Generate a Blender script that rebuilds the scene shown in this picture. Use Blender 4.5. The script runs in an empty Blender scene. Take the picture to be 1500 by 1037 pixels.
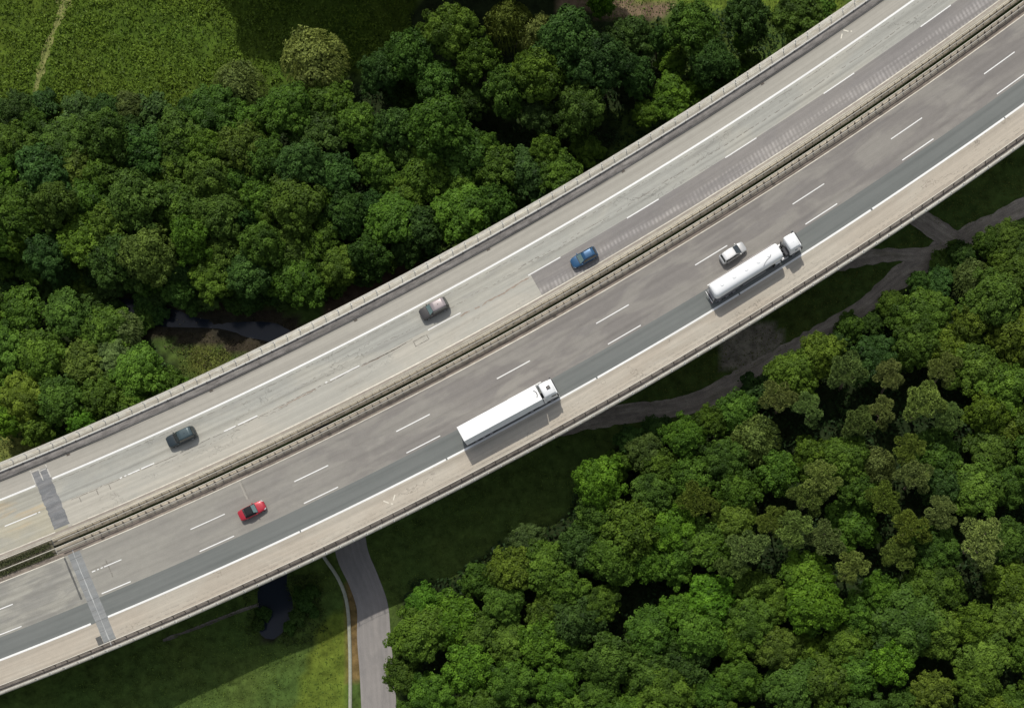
import bpy, bmesh, math, random
import numpy as np
from mathutils import Vector, Matrix
random.seed(7); rng = np.random.default_rng(11)
sc = bpy.context.scene
COL = sc.collection

# ------------------------------------------------------------------ camera, sky, sun, exposure
HD = 13.0                 # deck height above the valley floor
CAMH = 226.0              # camera above the deck
cam = bpy.data.cameras.new('camera'); camo = bpy.data.objects.new('camera', cam); COL.objects.link(camo)
camo.location = (0, 0, HD + CAMH); camo.rotation_euler = (0, 0, 0)
cam.sensor_width = 36; cam.lens = 36 * 2100 / 1500
cam.shift_x = -0.18; cam.shift_y = (1060 - 518.5) / 1500
cam.clip_end = 6000
sc.camera = camo
SUNV = Vector((0.153, -0.75, -1.0)).normalized()
world = bpy.data.worlds.new('World'); sc.world = world; world.use_nodes = True
wn = world.node_tree; bg = wn.nodes['Background']
sky = wn.nodes.new('ShaderNodeTexSky'); sky.sky_type = 'NISHITA'; sky.sun_disc = False
sky.sun_elevation = math.asin(-SUNV.z); sky.sun_rotation = math.radians(-11.5)
sky.air_density = 1.0; sky.dust_density = 1.5
hz = wn.nodes.new('ShaderNodeHueSaturation'); hz.inputs['Saturation'].default_value = 0.38   # milky, half cloudy sky
wn.links.new(sky.outputs[0], hz.inputs['Color']); wn.links.new(hz.outputs[0], bg.inputs['Color']); bg.inputs['Strength'].default_value = 0.135
sl = bpy.data.lights.new('sun', 'SUN'); sl.energy = 3.35; sl.angle = math.radians(0.9); sl.color = (1.0, 0.955, 0.87)
so = bpy.data.objects.new('sun', sl); COL.objects.link(so)
so.rotation_euler = SUNV.to_track_quat('-Z', 'Y').to_euler(); so.location = (0, 60, 120)
sc.view_settings.view_transform = 'Standard'; sc.view_settings.look = 'None'
sc.view_settings.exposure = -0.17; sc.view_settings.gamma = 1.0

# ------------------------------------------------------------------ plan coordinates
CX, CY, R0 = -368.152, 678.725, 716.961
def RP(s, d, z=0.0):
    a = (s - 860.0) / R0
    return (CX + (R0 + d) * math.cos(a), CY + (R0 + d) * math.sin(a), z)
def heading(s): return (s - 860.0) / R0 + math.pi / 2
def G(px, py, z=0.0):      # photo position -> plan position of a thing whose top is z above the valley floor
    k = (HD + CAMH - z) / 2100.0
    return ((px - 1020) * k, (1060 - py) * k)
def to_px(x, y, z=0.0):
    k = 2100.0 / (HD + CAMH - z)
    return 1020 + x * k, 1060 - y * k
def sd(x, y):
    x = x - CX; y = y - CY
    return 860 + np.arctan2(y, x) * R0, np.hypot(x, y) - R0
def smooth(a, b, x):
    t = np.clip((x - a) / (b - a), 0, 1); return t * t * (3 - 2 * t)
STREAM = [G(*p) for p in [(-60, 425), (60, 430), (150, 442), (230, 460), (290, 470), (350, 480), (420, 500), (470, 560), (465, 660), (435, 770), (400, 845), (402, 885), (398, 905), (394, 922)]]
def densify(pts, step=1.0):
    P = np.array(pts, float)
    # Catmull-Rom
    out = []
    n = len(P)
    for i in range(n - 1):
        p0 = P[max(i - 1, 0)]; p1 = P[i]; p2 = P[i + 1]; p3 = P[min(i + 2, n - 1)]
        m = max(2, int(np.hypot(*(p2 - p1)[:2]) / step))
        for k in range(m):
            t = k / m
            out.append(0.5 * ((2 * p1) + (-p0 + p2) * t + (2 * p0 - 5 * p1 + 4 * p2 - p3) * t * t + (-p0 + 3 * p1 - 3 * p2 + p3) * t ** 3))
    out.append(P[-1]); return np.array(out)
SP = densify(STREAM, 1.2)
def dist_poly(x, y, P):
    d = np.full(np.shape(x), 1e9)
    for p in P: d = np.minimum(d, (x - p[0]) ** 2 + (y - p[1]) ** 2)
    return np.sqrt(d)
POND = G(405, 892)
def hgt(x, y):
    x = np.asarray(x, float); y = np.asarray(y, float)
    h = 0.22 * np.sin(x * .31 + 1.3) * np.cos(y * .27) + 0.18 * np.sin(x * .17 + y * .23)
    s, d = sd(x, y)
    lat = np.maximum(np.maximum(-31 - d, d - 7), 0)
    h = h + (HD - 1.9) * (1 - smooth(-14, 11.5, s)) * (1 - smooth(0, 17, lat))
    ds = dist_poly(x, y, SP)
    w = 2.0 + 1.6 * np.exp(-((x - POND[0]) ** 2 + (y - POND[1]) ** 2) / 14.0)
    h = h - 1.15 * np.exp(-(ds / w) ** 2)
    return h
def h1(x, y): return float(hgt(np.array([x]), np.array([y]))[0])

# ------------------------------------------------------------------ tagging and mesh helpers
def tag(o, label=None, cat=None, group=None, kind=None):
    if label: o['label'] = label
    if cat: o['category'] = cat
    if group: o['group'] = group
    if kind: o['kind'] = kind
    return o
def empty(name, loc=(0, 0, 0), rz=0.0):
    o = bpy.data.objects.new(name, None); COL.objects.link(o); o.location = loc; o.rotation_euler = (0, 0, rz)
    o.empty_display_size = 0.5; return o
def link(name, me, mat, parent=None):
    o = bpy.data.objects.new(name, me); COL.objects.link(o)
    if mat:
        for m in (mat if isinstance(mat, (list, tuple)) else [mat]): me.materials.append(m)
    if parent: o.parent = parent
    return o
def mesh_np(name, V, F, mat=None, parent=None, smooth_sh=False, attr=None, uv=None):
    """V (n,3), F (m,4) quads"""
    me = bpy.data.meshes.new(name); V = np.asarray(V, np.float32); F = np.asarray(F, np.int32)
    m, k = F.shape
    me.vertices.add(len(V)); me.vertices.foreach_set('co', V.ravel())
    me.loops.add(m * k); me.loops.foreach_set('vertex_index', F.ravel())
    me.polygons.add(m); me.polygons.foreach_set('loop_start', np.arange(0, m * k, k, dtype=np.int32))
    me.polygons.foreach_set('loop_total', np.full(m, k, np.int32))
    if smooth_sh: me.polygons.foreach_set('use_smooth', np.ones(m, bool))
    me.update(calc_edges=True)
    if attr is not None:
        for nm, arr in attr.items():
            arr = np.asarray(arr, np.float32)
            if arr.ndim == 1:
                a = me.attributes.new(nm, 'FLOAT', 'POINT'); a.data.foreach_set('value', arr)
            else:
                a = me.attributes.new(nm, 'FLOAT_COLOR', 'POINT'); a.data.foreach_set('color', arr.ravel())
    if uv is not None:
        u = me.uv_layers.new(name='UVMap'); u.data.foreach_set('uv', np.asarray(uv, np.float32)[F.ravel()].ravel())
    o = link(name, me, mat, parent); return o
class MB:
    def __init__(s): s.v = []; s.f = []; s.uv = []
    def add(s, vs, fs):
        b = len(s.v); s.v += [tuple(v) for v in vs]; s.f += [tuple(b + i for i in f) for f in fs]
    def box(s, x0, x1, y0, y1, z0, z1):
        s.add([(x, y, z) for z in (z0, z1) for y in (y0, y1) for x in (x0, x1)],
              [(0, 2, 3, 1), (4, 5, 7, 6), (0, 1, 5, 4), (2, 6, 7, 3), (0, 4, 6, 2), (1, 3, 7, 5)])
    def tube(s, p, q, r0, r1=None, n=8, cap=True):
        r1 = r0 if r1 is None else r1
        p = Vector(p); q = Vector(q); d = (q - p).normalized()
        a = d.orthogonal().normalized(); b = d.cross(a)
        vs = [p + (a * math.cos(t) + b * math.sin(t)) * r0 for t in [2 * math.pi * i / n for i in range(n)]]
        vs += [q + (a * math.cos(t) + b * math.sin(t)) * r1 for t in [2 * math.pi * i / n for i in range(n)]]
        fs = [(i, (i + 1) % n, n + (i + 1) % n, n + i) for i in range(n)]
        if cap: fs += [tuple(range(n))[::-1], tuple(range(n, 2 * n))]
        s.add(vs, fs)
    def build(s, name, mat, parent=None, sm=False, bevel=0):
        me = bpy.data.meshes.new(name); me.from_pydata(s.v, [], s.f); me.update()
        if bevel:
            bm = bmesh.new(); bm.from_mesh(me); bmesh.ops.remove_doubles(bm, verts=bm.verts, dist=1e-4)
            bmesh.ops.bevel(bm, geom=[e for e in bm.edges if e.calc_face_angle(0) > .5], offset=bevel, segments=3, affect='EDGES', profile=.5)
            bm.to_mesh(me); bm.free()
        if sm:
            for p in me.polygons: p.use_smooth = True
        return link(name, me, mat, parent)
def strip(name, s0, s1, d0, d1, z, mat, parent=None, thick=0.0, ds=1.5, nd=None, profile=None):
    """road aligned sheet or extruded profile, UV in metres (along, across)"""
    n = max(2, int(abs(s1 - s0) / ds) + 1); S = np.linspace(s0, s1, n)
    if profile is None:
        if thick: profile = [(d0, z - thick), (d0, z), (d1, z), (d1, z - thick), (d0, z - thick)]
        else:
            k = nd or 2; profile = [(d, z) for d in np.linspace(d0, d1, k)]
    P = np.array(profile, float); k = len(P)
    a = (S - 860) / R0
    r = R0 + P[:, 0]
    V = np.zeros((n, k, 3)); V[:, :, 0] = CX + np.cos(a)[:, None] * r; V[:, :, 1] = CY + np.sin(a)[:, None] * r; V[:, :, 2] = P[:, 1]
    UV = np.zeros((n, k, 2)); UV[:, :, 0] = S[:, None]; UV[:, :, 1] = P[:, 0]
    i, j = np.meshgrid(np.arange(n - 1), np.arange(k - 1), indexing='ij')
    b = (i * k + j).ravel()
    F = np.stack([b, b + 1, b + k + 1, b + k], 1)
    if P[-1, 0] > P[0, 0] or thick: F = F[:, [0, 1, 2, 3]]
    F = F[:, ::-1] if (not thick and P[-1, 0] > P[0, 0] and False) else F
    return mesh_np(name, V.reshape(-1, 3), F, mat, parent, uv=UV.reshape(-1, 2))

# ------------------------------------------------------------------ materials
def newmat(name):
    m = bpy.data.materials.new(name); m.use_nodes = True
    nt = m.node_tree; p = nt.nodes['Principled BSDF']; return m, nt, p
def plain(name, col, rough=.5, metal=0.0, spec=.5, coat=0.0, var=0.0, scale=6.0):
    m, nt, p = newmat(name); p.inputs['Roughness'].default_value = rough; p.inputs['Metallic'].default_value = metal
    p.inputs['Specular IOR Level'].default_value = spec
    if coat: p.inputs['Coat Weight'].default_value = coat; p.inputs['Coat Roughness'].default_value = .05
    tc = nt.nodes.new('ShaderNodeTexCoord'); no = nt.nodes.new('ShaderNodeTexNoise'); no.inputs['Scale'].default_value = scale; no.inputs['Detail'].default_value = 5
    nt.links.new(tc.outputs['Object'], no.inputs['Vector'])
    r = nt.nodes.new('ShaderNodeMix'); r.data_type = 'RGBA'
    r.inputs[6].default_value = (*[c * (1 - var) for c in col], 1); r.inputs[7].default_value = (*[min(1, c * (1 + var)) for c in col], 1)
    nt.links.new(no.outputs['Fac'], r.inputs[0]); nt.links.new(r.outputs[2], p.inputs['Base Color'])
    return m
def pave(name, base, alt, mott=.5, streak=.25, tracks=(), stripes=None, along=None, grain=.12, crack=0.0, ms=.12, rough=.85, blotch=None):
    """worn pavement driven by road UVs: mottling, long streaks, wheel tracks and other dark lines, grooving, cracks"""
    m, nt, p = newmat(name); N = nt.nodes; L = nt.links
    p.inputs['Roughness'].default_value = rough; p.inputs['Specular IOR Level'].default_value = .25
    uv = N.new('ShaderNodeUVMap'); sep = N.new('ShaderNodeSeparateXYZ'); L.new(uv.outputs[0], sep.inputs[0])
    def mapping(sx, sy):
        mp = N.new('ShaderNodeMapping'); mp.inputs['Scale'].default_value = (sx, sy, 1); L.new(uv.outputs[0], mp.inputs[0]); return mp.outputs[0]
    def noise(sx, sy, det=5, dist=0.0, rough=.55):
        n = N.new('ShaderNodeTexNoise'); n.inputs['Scale'].default_value = 1; n.inputs['Detail'].default_value = det; n.inputs['Distortion'].default_value = dist
        n.inputs['Roughness'].default_value = rough; L.new(mapping(sx, sy), n.inputs['Vector']); return n.outputs['Fac']
    def ramp(x, a, b, lo=0.0, hi=1.0):
        r = N.new('ShaderNodeMapRange'); r.interpolation_type = 'SMOOTHSTEP'
        r.inputs[1].default_value = a; r.inputs[2].default_value = b; r.inputs[3].default_value = lo; r.inputs[4].default_value = hi; L.new(x, r.inputs[0]); return r.outputs[0]
    def math_(op, a, b=None, c=None):
        q = N.new('ShaderNodeMath'); q.operation = op
        for i, v in enumerate((a, b, c)):
            if v is None: continue
            if isinstance(v, (int, float)): q.inputs[i].default_value = v
            else: L.new(v, q.inputs[i])
        return q.outputs[0]
    def mix(f, a, b):
        q = N.new('ShaderNodeMix'); q.data_type = 'RGBA'
        if isinstance(f, (int, float)): q.inputs[0].default_value = f
        else: L.new(f, q.inputs[0])
        for k, v in ((6, a), (7, b)):
            if isinstance(v, tuple): q.inputs[k].default_value = (*v, 1)
            else: L.new(v, q.inputs[k])
        return q.outputs[2]
    c = mix(math_('MULTIPLY', ramp(noise(ms * .5, ms * 1.6, 4, .6), .42, .60), mott), tuple(base), tuple(alt))
    if blotch: c = mix(math_('MULTIPLY', ramp(noise(.11, .6, 6, .5), .55, .66), blotch[1]), c, tuple(blotch[0]))
    if along:      # older, paler surfacing towards one end of the bridge
        gr = ramp(math_('ADD', sep.outputs[0], math_('MULTIPLY', noise(.06, .3, 4), 30)), along[1], along[2], along[3], 0)
        c = mix(gr, c, tuple(along[0]))
    f = ramp(noise(.02, 1.6, 6), .35, .65, 1 - streak, 1 + streak * .5)
    f = math_('MULTIPLY', f, ramp(noise(7, 7, 3), .3, .7, 1 - grain, 1 + grain))
    f = math_('MULTIPLY', f, ramp(noise(.9, 1.1, 5), .3, .7, 1 - grain * .5, 1 + grain * .5))
    for (v, w, k) in tracks:
        dd = math_('ABSOLUTE', math_('SUBTRACT', sep.outputs[1], v))
        t = ramp(dd, 0, w, 1, 0)
        t = math_('MULTIPLY', t, ramp(noise(.07, 1.7, 5), .3, .65, .1, 1.0))
        f = math_('MULTIPLY', f, math_('SUBTRACT', 1.0, math_('MULTIPLY', t, k)))
    if stripes:
        v0, v1, per, k = stripes
        u = math_('ADD', sep.outputs[0], math_('MULTIPLY', sep.outputs[1], .12))
        wv = math_('SINE', math_('MULTIPLY', u, 2 * math.pi / per)); wv = ramp(wv, -.8, .9, 0, 1)
        mask = math_('MULTIPLY', ramp(sep.outputs[1], v0, v0 + .9), ramp(noise(.05, .9, 4), .4, .62, .05, 1))
        mask = math_('MULTIPLY', mask, ramp(noise(.8, .3, 2), .3, .6, .5, 1))
        f = math_('MULTIPLY', f, math_('ADD', 1.0, math_('MULTIPLY', math_('MULTIPLY', wv, mask), k)))
        f = math_('MULTIPLY', f, math_('ADD', 1.0, math_('MULTIPLY', mask, k * .45)))
    if crack:
        vo = N.new('ShaderNodeTexVoronoi'); vo.feature = 'DISTANCE_TO_EDGE'; vo.inputs['Scale'].default_value = 1
        nd = N.new('ShaderNodeTexNoise'); nd.inputs['Scale'].default_value = 1.2; L.new(uv.outputs[0], nd.inputs['Vector'])
        ad = N.new('ShaderNodeVectorMath'); ad.operation = 'MULTIPLY_ADD'; L.new(nd.outputs['Color'], ad.inputs[0]); ad.inputs[1].default_value = (.6, .6, 0); L.new(mapping(.11, .3), ad.inputs[2])
        L.new(ad.outputs[0], vo.inputs['Vector'])
        cr = math_('MULTIPLY', ramp(vo.outputs['Distance'], 0, .02, 1, 0), ramp(noise(.05, .3, 3), .5, .6, 0, crack))
        f = math_('MULTIPLY', f, math_('SUBTRACT', 1.0, cr))
    g = N.new('ShaderNodeCombineXYZ')
    for i in range(3): L.new(f, g.inputs[i])
    mu = N.new('ShaderNodeMix'); mu.data_type = 'RGBA'; mu.blend_type = 'MULTIPLY'; mu.inputs[0].default_value = 1
    L.new(c, mu.inputs[6]); L.new(g.outputs[0], mu.inputs[7]); L.new(mu.outputs[2], p.inputs['Base Color'])
    bp = N.new('ShaderNodeBump'); bp.inputs['Strength'].default_value = .25; bp.inputs['Distance'].default_value = .02
    L.new(noise(9, 9, 4), bp.inputs['Height']); L.new(bp.outputs[0], p.inputs['Normal'])
    return m
def leafmat(name, trans=.25, rough=.55, hue=0.012):
    m, nt, p = newmat(name); N = nt.nodes; L = nt.links
    p.inputs['Roughness'].default_value = rough; p.inputs['Specular IOR Level'].default_value = .12
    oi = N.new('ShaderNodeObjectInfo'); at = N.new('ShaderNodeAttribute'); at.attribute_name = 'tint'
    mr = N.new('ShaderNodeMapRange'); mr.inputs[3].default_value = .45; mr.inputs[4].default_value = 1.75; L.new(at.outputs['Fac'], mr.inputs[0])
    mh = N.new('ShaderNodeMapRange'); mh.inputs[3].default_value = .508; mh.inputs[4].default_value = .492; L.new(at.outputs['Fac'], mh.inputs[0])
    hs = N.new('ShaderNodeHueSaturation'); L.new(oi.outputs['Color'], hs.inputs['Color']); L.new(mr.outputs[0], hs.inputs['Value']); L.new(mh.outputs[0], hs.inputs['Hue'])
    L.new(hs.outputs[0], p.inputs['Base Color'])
    tr = N.new('ShaderNodeBsdfTranslucent'); ms = N.new('ShaderNodeMixShader'); ms.inputs[0].default_value = trans
    h2 = N.new('ShaderNodeHueSaturation'); h2.inputs['Hue'].default_value = .485; h2.inputs['Value'].default_value = 1.25; L.new(hs.outputs[0], h2.inputs['Color']); L.new(h2.outputs[0], tr.inputs['Color'])
    L.new(p.outputs[0], ms.inputs[1]); L.new(tr.outputs[0], ms.inputs[2]); L.new(ms.outputs[0], N['Material Output'].inputs['Surface'])
    return m
M = {}
UPL = (.405, .378, .325)
M['up_shoulder'] = pave('worn shoulder concrete', (.37, .35, .305), (.395, .372, .325), .6, .1, ((-26.25, .5, .5),), grain=.05, ms=.06)
M['up_right'] = pave('worn grey lane', (.375, .372, .335), (.43, .415, .36), .8, .12, ((-22.5, .7, .17), (-20.5, .6, .22)), grain=.06, crack=.3, blotch=((.33, .325, .30), .35))
M['up_left'] = pave('worn light lane', (.46, .435, .375), (.41, .40, .355), .8, .10, ((-18.7, .5, .08), (-17.0, .5, .05)), grain=.05, crack=.3, blotch=((.40, .375, .32), .4))
M['up_patch'] = pave('grooved dark lane', (.232, .218, .208), (.262, .245, .228), .8, .1, (), stripes=(-18.1, -15.7, .68, .40), grain=.07)
M['up_old'] = pave('yellowed old lane', (.43, .40, .31), (.37, .36, .31), .9, .12, ((-22.5, .8, .15),), grain=.06, blotch=((.47, .38, .25), .6))
M['low_lane'] = pave('mottled brown grey asphalt', (.218, .203, .188), (.272, .256, .230), .95, .05, along=((.33, .32, .28), 10, 110, .75), tracks=((-10.4, .5, .11), (-8.6, .5, .11), (-6.6, .5, .12), (-4.8, .5, .12)), grain=.06, blotch=((.196, .184, .176), .5), ms=.2)
M['low_old'] = pave('mottled pale asphalt', (.27, .262, .235), (.345, .333, .29), .95, .15, (), grain=.07, blotch=((.24, .235, .215), .7), ms=.3)
M['low_dark'] = pave('dark blue grey lane', (.160, .170, .162), (.176, .185, .176), .6, .05, ((-2.75, .45, .13), (-.95, .45, .13)), grain=.035)
M['low_shoulder'] = pave('tan concrete shoulder', (.445, .395, .325), (.48, .44, .37), .8, .10, ((.55, .7, .17), (3.3, .25, .12)), grain=.06, crack=.4, blotch=((.41, .36, .29), .35))
M['joint_up'] = pave('fresh repair asphalt', (.185, .19, .195), (.235, .235, .235), .9, .15, (), grain=.12, blotch=((.30, .30, .29), .35), ms=.9)
M['joint_low'] = pave('grey joint asphalt', (.24, .25, .25), (.27, .275, .27), .8, .1, (), grain=.08, ms=.8)
M['joint_dark'] = pave('dark joint seal', (.11, .11, .105), (.14, .14, .13), .8, .1, (), grain=.1)
M['cap'] = pave('pale kerb concrete', (.44, .42, .36), (.37, .34, .28), .9, .2, ((-28.0, .12, .30),), grain=.14, ms=1.2, blotch=((.50, .48, .42), .5))
M['dirty_shaded'] = pave('dirty gutter concrete', (.27, .25, .23), (.20, .185, .17), .95, .2, ((-26.36, .22, .75),), grain=.2, ms=1.2, blotch=((.33, .31, .28), .6))  # mottled dirt; the dark line near the kerb is kerb shadow painted in
M['low_gutter'] = pave('brown gutter', (.17, .15, .13), (.12, .105, .09), .9, .3, (), grain=.22, ms=1.3, blotch=((.25, .22, .19), .5))
M['med_up'] = pave('beige median concrete', (.43, .385, .30), (.34, .30, .23), .9, .3, ((-14.80, .10, .45), (-14.24, .34, .6)), grain=.14, ms=.8)
M['med_strip'] = pave('grey brown strip', (.33, .29, .25), (.38, .34, .28), .9, .25, (), grain=.12, ms=.8)
M['med_low'] = pave('sandy median concrete', (.37, .33, .265), (.29, .255, .205), .9, .3, (), grain=.16, ms=1.0)
M['med_dark'] = pave('grimy strip between the rails', (.15, .13, .095), (.24, .21, .16), .9, .3, (), grain=.25, ms=1.4)
M['med_brown'] = pave('brown median gutter', (.24, .20, .165), (.17, .145, .12), .95, .35, (), grain=.2, ms=1.0, blotch=((.30, .26, .21), .5))
M['white_line'] = pave('white road paint', (.80, .80, .78), (.72, .71, .68), .4, .05, (), grain=.05, rough=.6)
M['worn_line'] = pave('worn cream road paint', (.74, .70, .60), (.62, .58, .49), .9, .12, (), grain=.12, rough=.7, ms=1.5)
M['track'] = pave('gravel', (.29, .25, .21), (.38, .33, .27), .9, .2, (), grain=.25, ms=.6, blotch=((.22, .20, .14), .5))
M['lane_road'] = pave('country asphalt', (.25, .235, .225), (.29, .27, .255), .8, .08, (), grain=.08, ms=.3)
M['concrete'] = plain('bridge concrete', (.34, .33, .30), .85, var=.25, scale=.6)
M['steel'] = plain('galvanised steel', (.62, .62, .60), .5, .35, var=.12, scale=3)
M['rail_top'] = plain('weathered zinc', (.64, .60, .52), .6, .1, var=.12, scale=2)
M['post'] = plain('dark weathered steel', (.10, .085, .07), .7, .2, var=.25)
M['bark'] = plain('bark', (.13, .10, .075), .9, var=.45, scale=4)
M['palebark'] = plain('pale pine bark', (.30, .22, .17), .9, var=.35, scale=4)
M['leaf'] = leafmat('broad leaves', .18)
M['needle'] = leafmat('pine needles', .10, .6)
M['rock'] = plain('stream rock', (.13, .12, .10), .8, var=.4, scale=2)

# ------------------------------------------------------------------ ground
def inpoly(px, py, poly):
    P = poly; n = len(P); c = np.zeros(np.shape(px), bool); j = n - 1
    for i in range(n):
        xi, yi = P[i]; xj, yj = P[j]
        if yi != yj: c ^= ((yi > py) != (yj > py)) & (px < (xj - xi) * (py - yi) / (yj - yi) + xi)
        j = i
    return c
POLY_MEADOW = [(-200, -200), (640, -200), (600, 60), (500, 110), (420, 120), (330, 130), (280, 180), (150, 190), (50, 190), (-200, 200)]
POLY_A = [(-60, 165), (50, 150), (150, 155), (270, 165), (300, 100), (380, 75), (430, 110), (520, 140), (640, 150), (740, 195), (900, 205), (905, 235), (800, 285), (700, 330), (600, 372), (520, 400), (440, 430), (330, 448), (250, 440), (180, 425), (90, 400), (-60, 395)]
POLY_B = [(545, 60), (640, 15), (740, 5), (860, 25), (950, 55), (975, 130), (960, 180), (900, 195), (760, 175), (640, 135), (560, 120)]
POLY_D = [(-60, 425), (40, 420), (110, 435), (190, 455), (235, 520), (275, 560), (250, 590), (180, 625), (110, 640), (-60, 655)]
POLY_E = [(592, 880), (600, 850), (660, 845), (740, 790), (830, 760), (850, 700), (900, 655), (960, 630), (1050, 610), (1130, 560), (1200, 510), (1260, 475), (1320, 430), (1400, 375), (1500, 325), (1600, 280), (1600, 1120), (592, 1120)]
POLY_F = [(880, 215), (960, 110), (1060, 60), (1200, -40), (1000, -60), (960, 30), (960, 90), (850, 235)]
def build_ground():
    a = np.arange(-150, 96, 1.3); xs = np.concatenate([[-3000, -1200, -500, -260, -190], a, [125, 190, 400, 1200, 3000]])
    b = np.arange(-30, 161, 1.3); ys = np.concatenate([[-3000, -1200, -400, -150, -70], b, [200, 300, 600, 1400, 3000]])
    X, Y = np.meshgrid(xs, ys, indexing='ij'); Z = hgt(X, Y)
    far = (X < -150) | (X > 96) | (Y < -30) | (Y > 161)
    Z = np.where((np.abs(X) > 400) | (np.abs(Y) > 400), 0, Z)
    PX, PY = to_px(X, Y, 0)
    C = np.zeros(X.shape + (4,)); C[..., 3] = 1
    def setc(mask, col): C[mask, :3] = col
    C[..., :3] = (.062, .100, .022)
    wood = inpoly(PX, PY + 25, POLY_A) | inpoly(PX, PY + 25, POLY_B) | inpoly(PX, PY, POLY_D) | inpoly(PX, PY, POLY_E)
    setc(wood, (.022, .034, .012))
    setc(inpoly(PX, PY, [(-300, -300), (640, -300), (600, 60), (500, 120), (330, 150), (270, 190), (-300, 210)]), (.064, .106, .013))
    setc(inpoly(PX, PY, [(820, -30), (990, -25), (985, 18), (950, 32), (880, 22), (820, 10)]), (.19, .14, .09))
    setc(inpoly(PX, PY, [(900, -60), (1260, -60), (1240, 12), (1140, 30), (980, 8), (900, -8)]), (.11, .16, .022))
    setc(inpoly(PX, PY, [(-60, 600), (120, 640), (120, 680), (-60, 720)]), (.14, .16, .04))
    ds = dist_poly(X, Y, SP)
    setc((ds < 4.2) & (PX < 470) & (PY < 620), (.040, .034, .022))  # tree shade over the stream bank is put into this soil colour
    setc(inpoly(PX, PY, [(285, 505), (330, 520), (345, 545), (300, 560), (280, 540)]), (.11, .13, .03))
    setc(inpoly(PX, PY, [(480, 395), (600, 360), (640, 380), (520, 470), (470, 470)]), (.075, .050, .036))
    setc(inpoly(PX, PY, [(1050, 505), (1085, 475), (1135, 470), (1150, 495), (1110, 550), (1060, 545)]), (.26, .23, .18))
    setc(inpoly(PX, PY, [(510, 850), (524, 850), (528, 1000), (512, 1000)]), (.16, .11, .045))
    setc(inpoly(PX, PY, [(470, 905), (510, 890), (512, 1040), (430, 1040)]), (.10, .14, .02))
    setc(ds < 1.9, (.03, .028, .02))
    m, nt, p = newmat('ground cover'); N = nt.nodes; L = nt.links
    p.inputs['Roughness'].default_value = .95; p.inputs['Specular IOR Level'].default_value = .1
    at = N.new('ShaderNodeAttribute'); at.attribute_name = 'cover'; tc = N.new('ShaderNodeTexCoord')
    n1 = N.new('ShaderNodeTexNoise'); n1.inputs['Scale'].default_value = .55; n1.inputs['Detail'].default_value = 9; n1.inputs['Roughness'].default_value = .7
    n2 = N.new('ShaderNodeTexNoise'); n2.inputs['Scale'].default_value = .09; n2.inputs['Detail'].default_value = 4
    L.new(tc.outputs['Object'], n1.inputs['Vector']); L.new(tc.outputs['Object'], n2.inputs['Vector'])
    r1 = N.new('ShaderNodeMapRange'); r1.inputs[1].default_value = .3; r1.inputs[2].default_value = .7; r1.inputs[3].default_value = .45; r1.inputs[4].default_value = 1.6; L.new(n1.outputs['Fac'], r1.inputs[0])
    r2 = N.new('ShaderNodeMapRange'); r2.inputs[1].default_value = .35; r2.inputs[2].default_value = .65; r2.inputs[3].default_value = .487; r2.inputs[4].default_value = .508; L.new(n2.outputs['Fac'], r2.inputs[0])
    hs = N.new('ShaderNodeHueSaturation'); L.new(at.outputs['Color'], hs.inputs['Color']); L.new(r1.outputs[0], hs.inputs['Value']); L.new(r2.outputs[0], hs.inputs['Hue'])
    L.new(hs.outputs[0], p.inputs['Base Color'])
    bp = N.new('ShaderNodeBump'); bp.inputs['Strength'].default_value = .6; bp.inputs['Distance'].default_value = .3; L.new(n1.outputs['Fac'], bp.inputs['Height']); L.new(bp.outputs[0], p.inputs['Normal'])
    nx, ny = X.shape
    i, j = np.meshgrid(np.arange(nx - 1), np.arange(ny - 1), indexing='ij'); b0 = (i * ny + j).ravel()
    F = np.stack([b0, b0 + ny, b0 + ny + 1, b0 + 1], 1)
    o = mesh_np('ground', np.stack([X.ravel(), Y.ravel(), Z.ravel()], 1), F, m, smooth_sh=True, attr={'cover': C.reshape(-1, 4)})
    tag(o, kind='structure')
build_ground()
def ribbon(name, pts, w, mat, dz=.07, step=.9, nd=5, jit=0.0, drape=True, z=None):
    """strip draped on the terrain along plan points; w may be a list per point"""
    W = w if isinstance(w, (list, tuple)) else [w] * len(pts)
    P = densify([(*p, ww) for p, ww in zip(pts, W)], step)
    T = np.gradient(P[:, :2], axis=0); T /= np.linalg.norm(T, axis=1)[:, None]; Nn = np.stack([T[:, 1], -T[:, 0]], 1)
    n = len(P); ts = np.linspace(-.5, .5, nd); u = np.concatenate([[0], np.cumsum(np.hypot(*np.diff(P[:, :2], axis=0).T))])
    e = 1 + jit * rng.normal(size=(n, 1)); k = np.ones(nd); 
    off = ts[None, :] * P[:, 2][:, None] * np.where(np.abs(ts)[None, :] > .45, e, 1)
    X = P[:, 0][:, None] + Nn[:, 0][:, None] * off; Y = P[:, 1][:, None] + Nn[:, 1][:, None] * off
    Z = hgt(X, Y) + dz if drape else np.full(X.shape, z)
    i, j = np.meshgrid(np.arange(n - 1), np.arange(nd - 1), indexing='ij'); b0 = (i * nd + j).ravel()
    F = np.stack([b0, b0 + 1, b0 + nd + 1, b0 + nd], 1)
    uv = np.stack([np.repeat(u, nd), off.ravel()], 1)
    return mesh_np(name, np.stack([X.ravel(), Y.ravel(), Z.ravel()], 1), F, mat, uv=uv)
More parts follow.
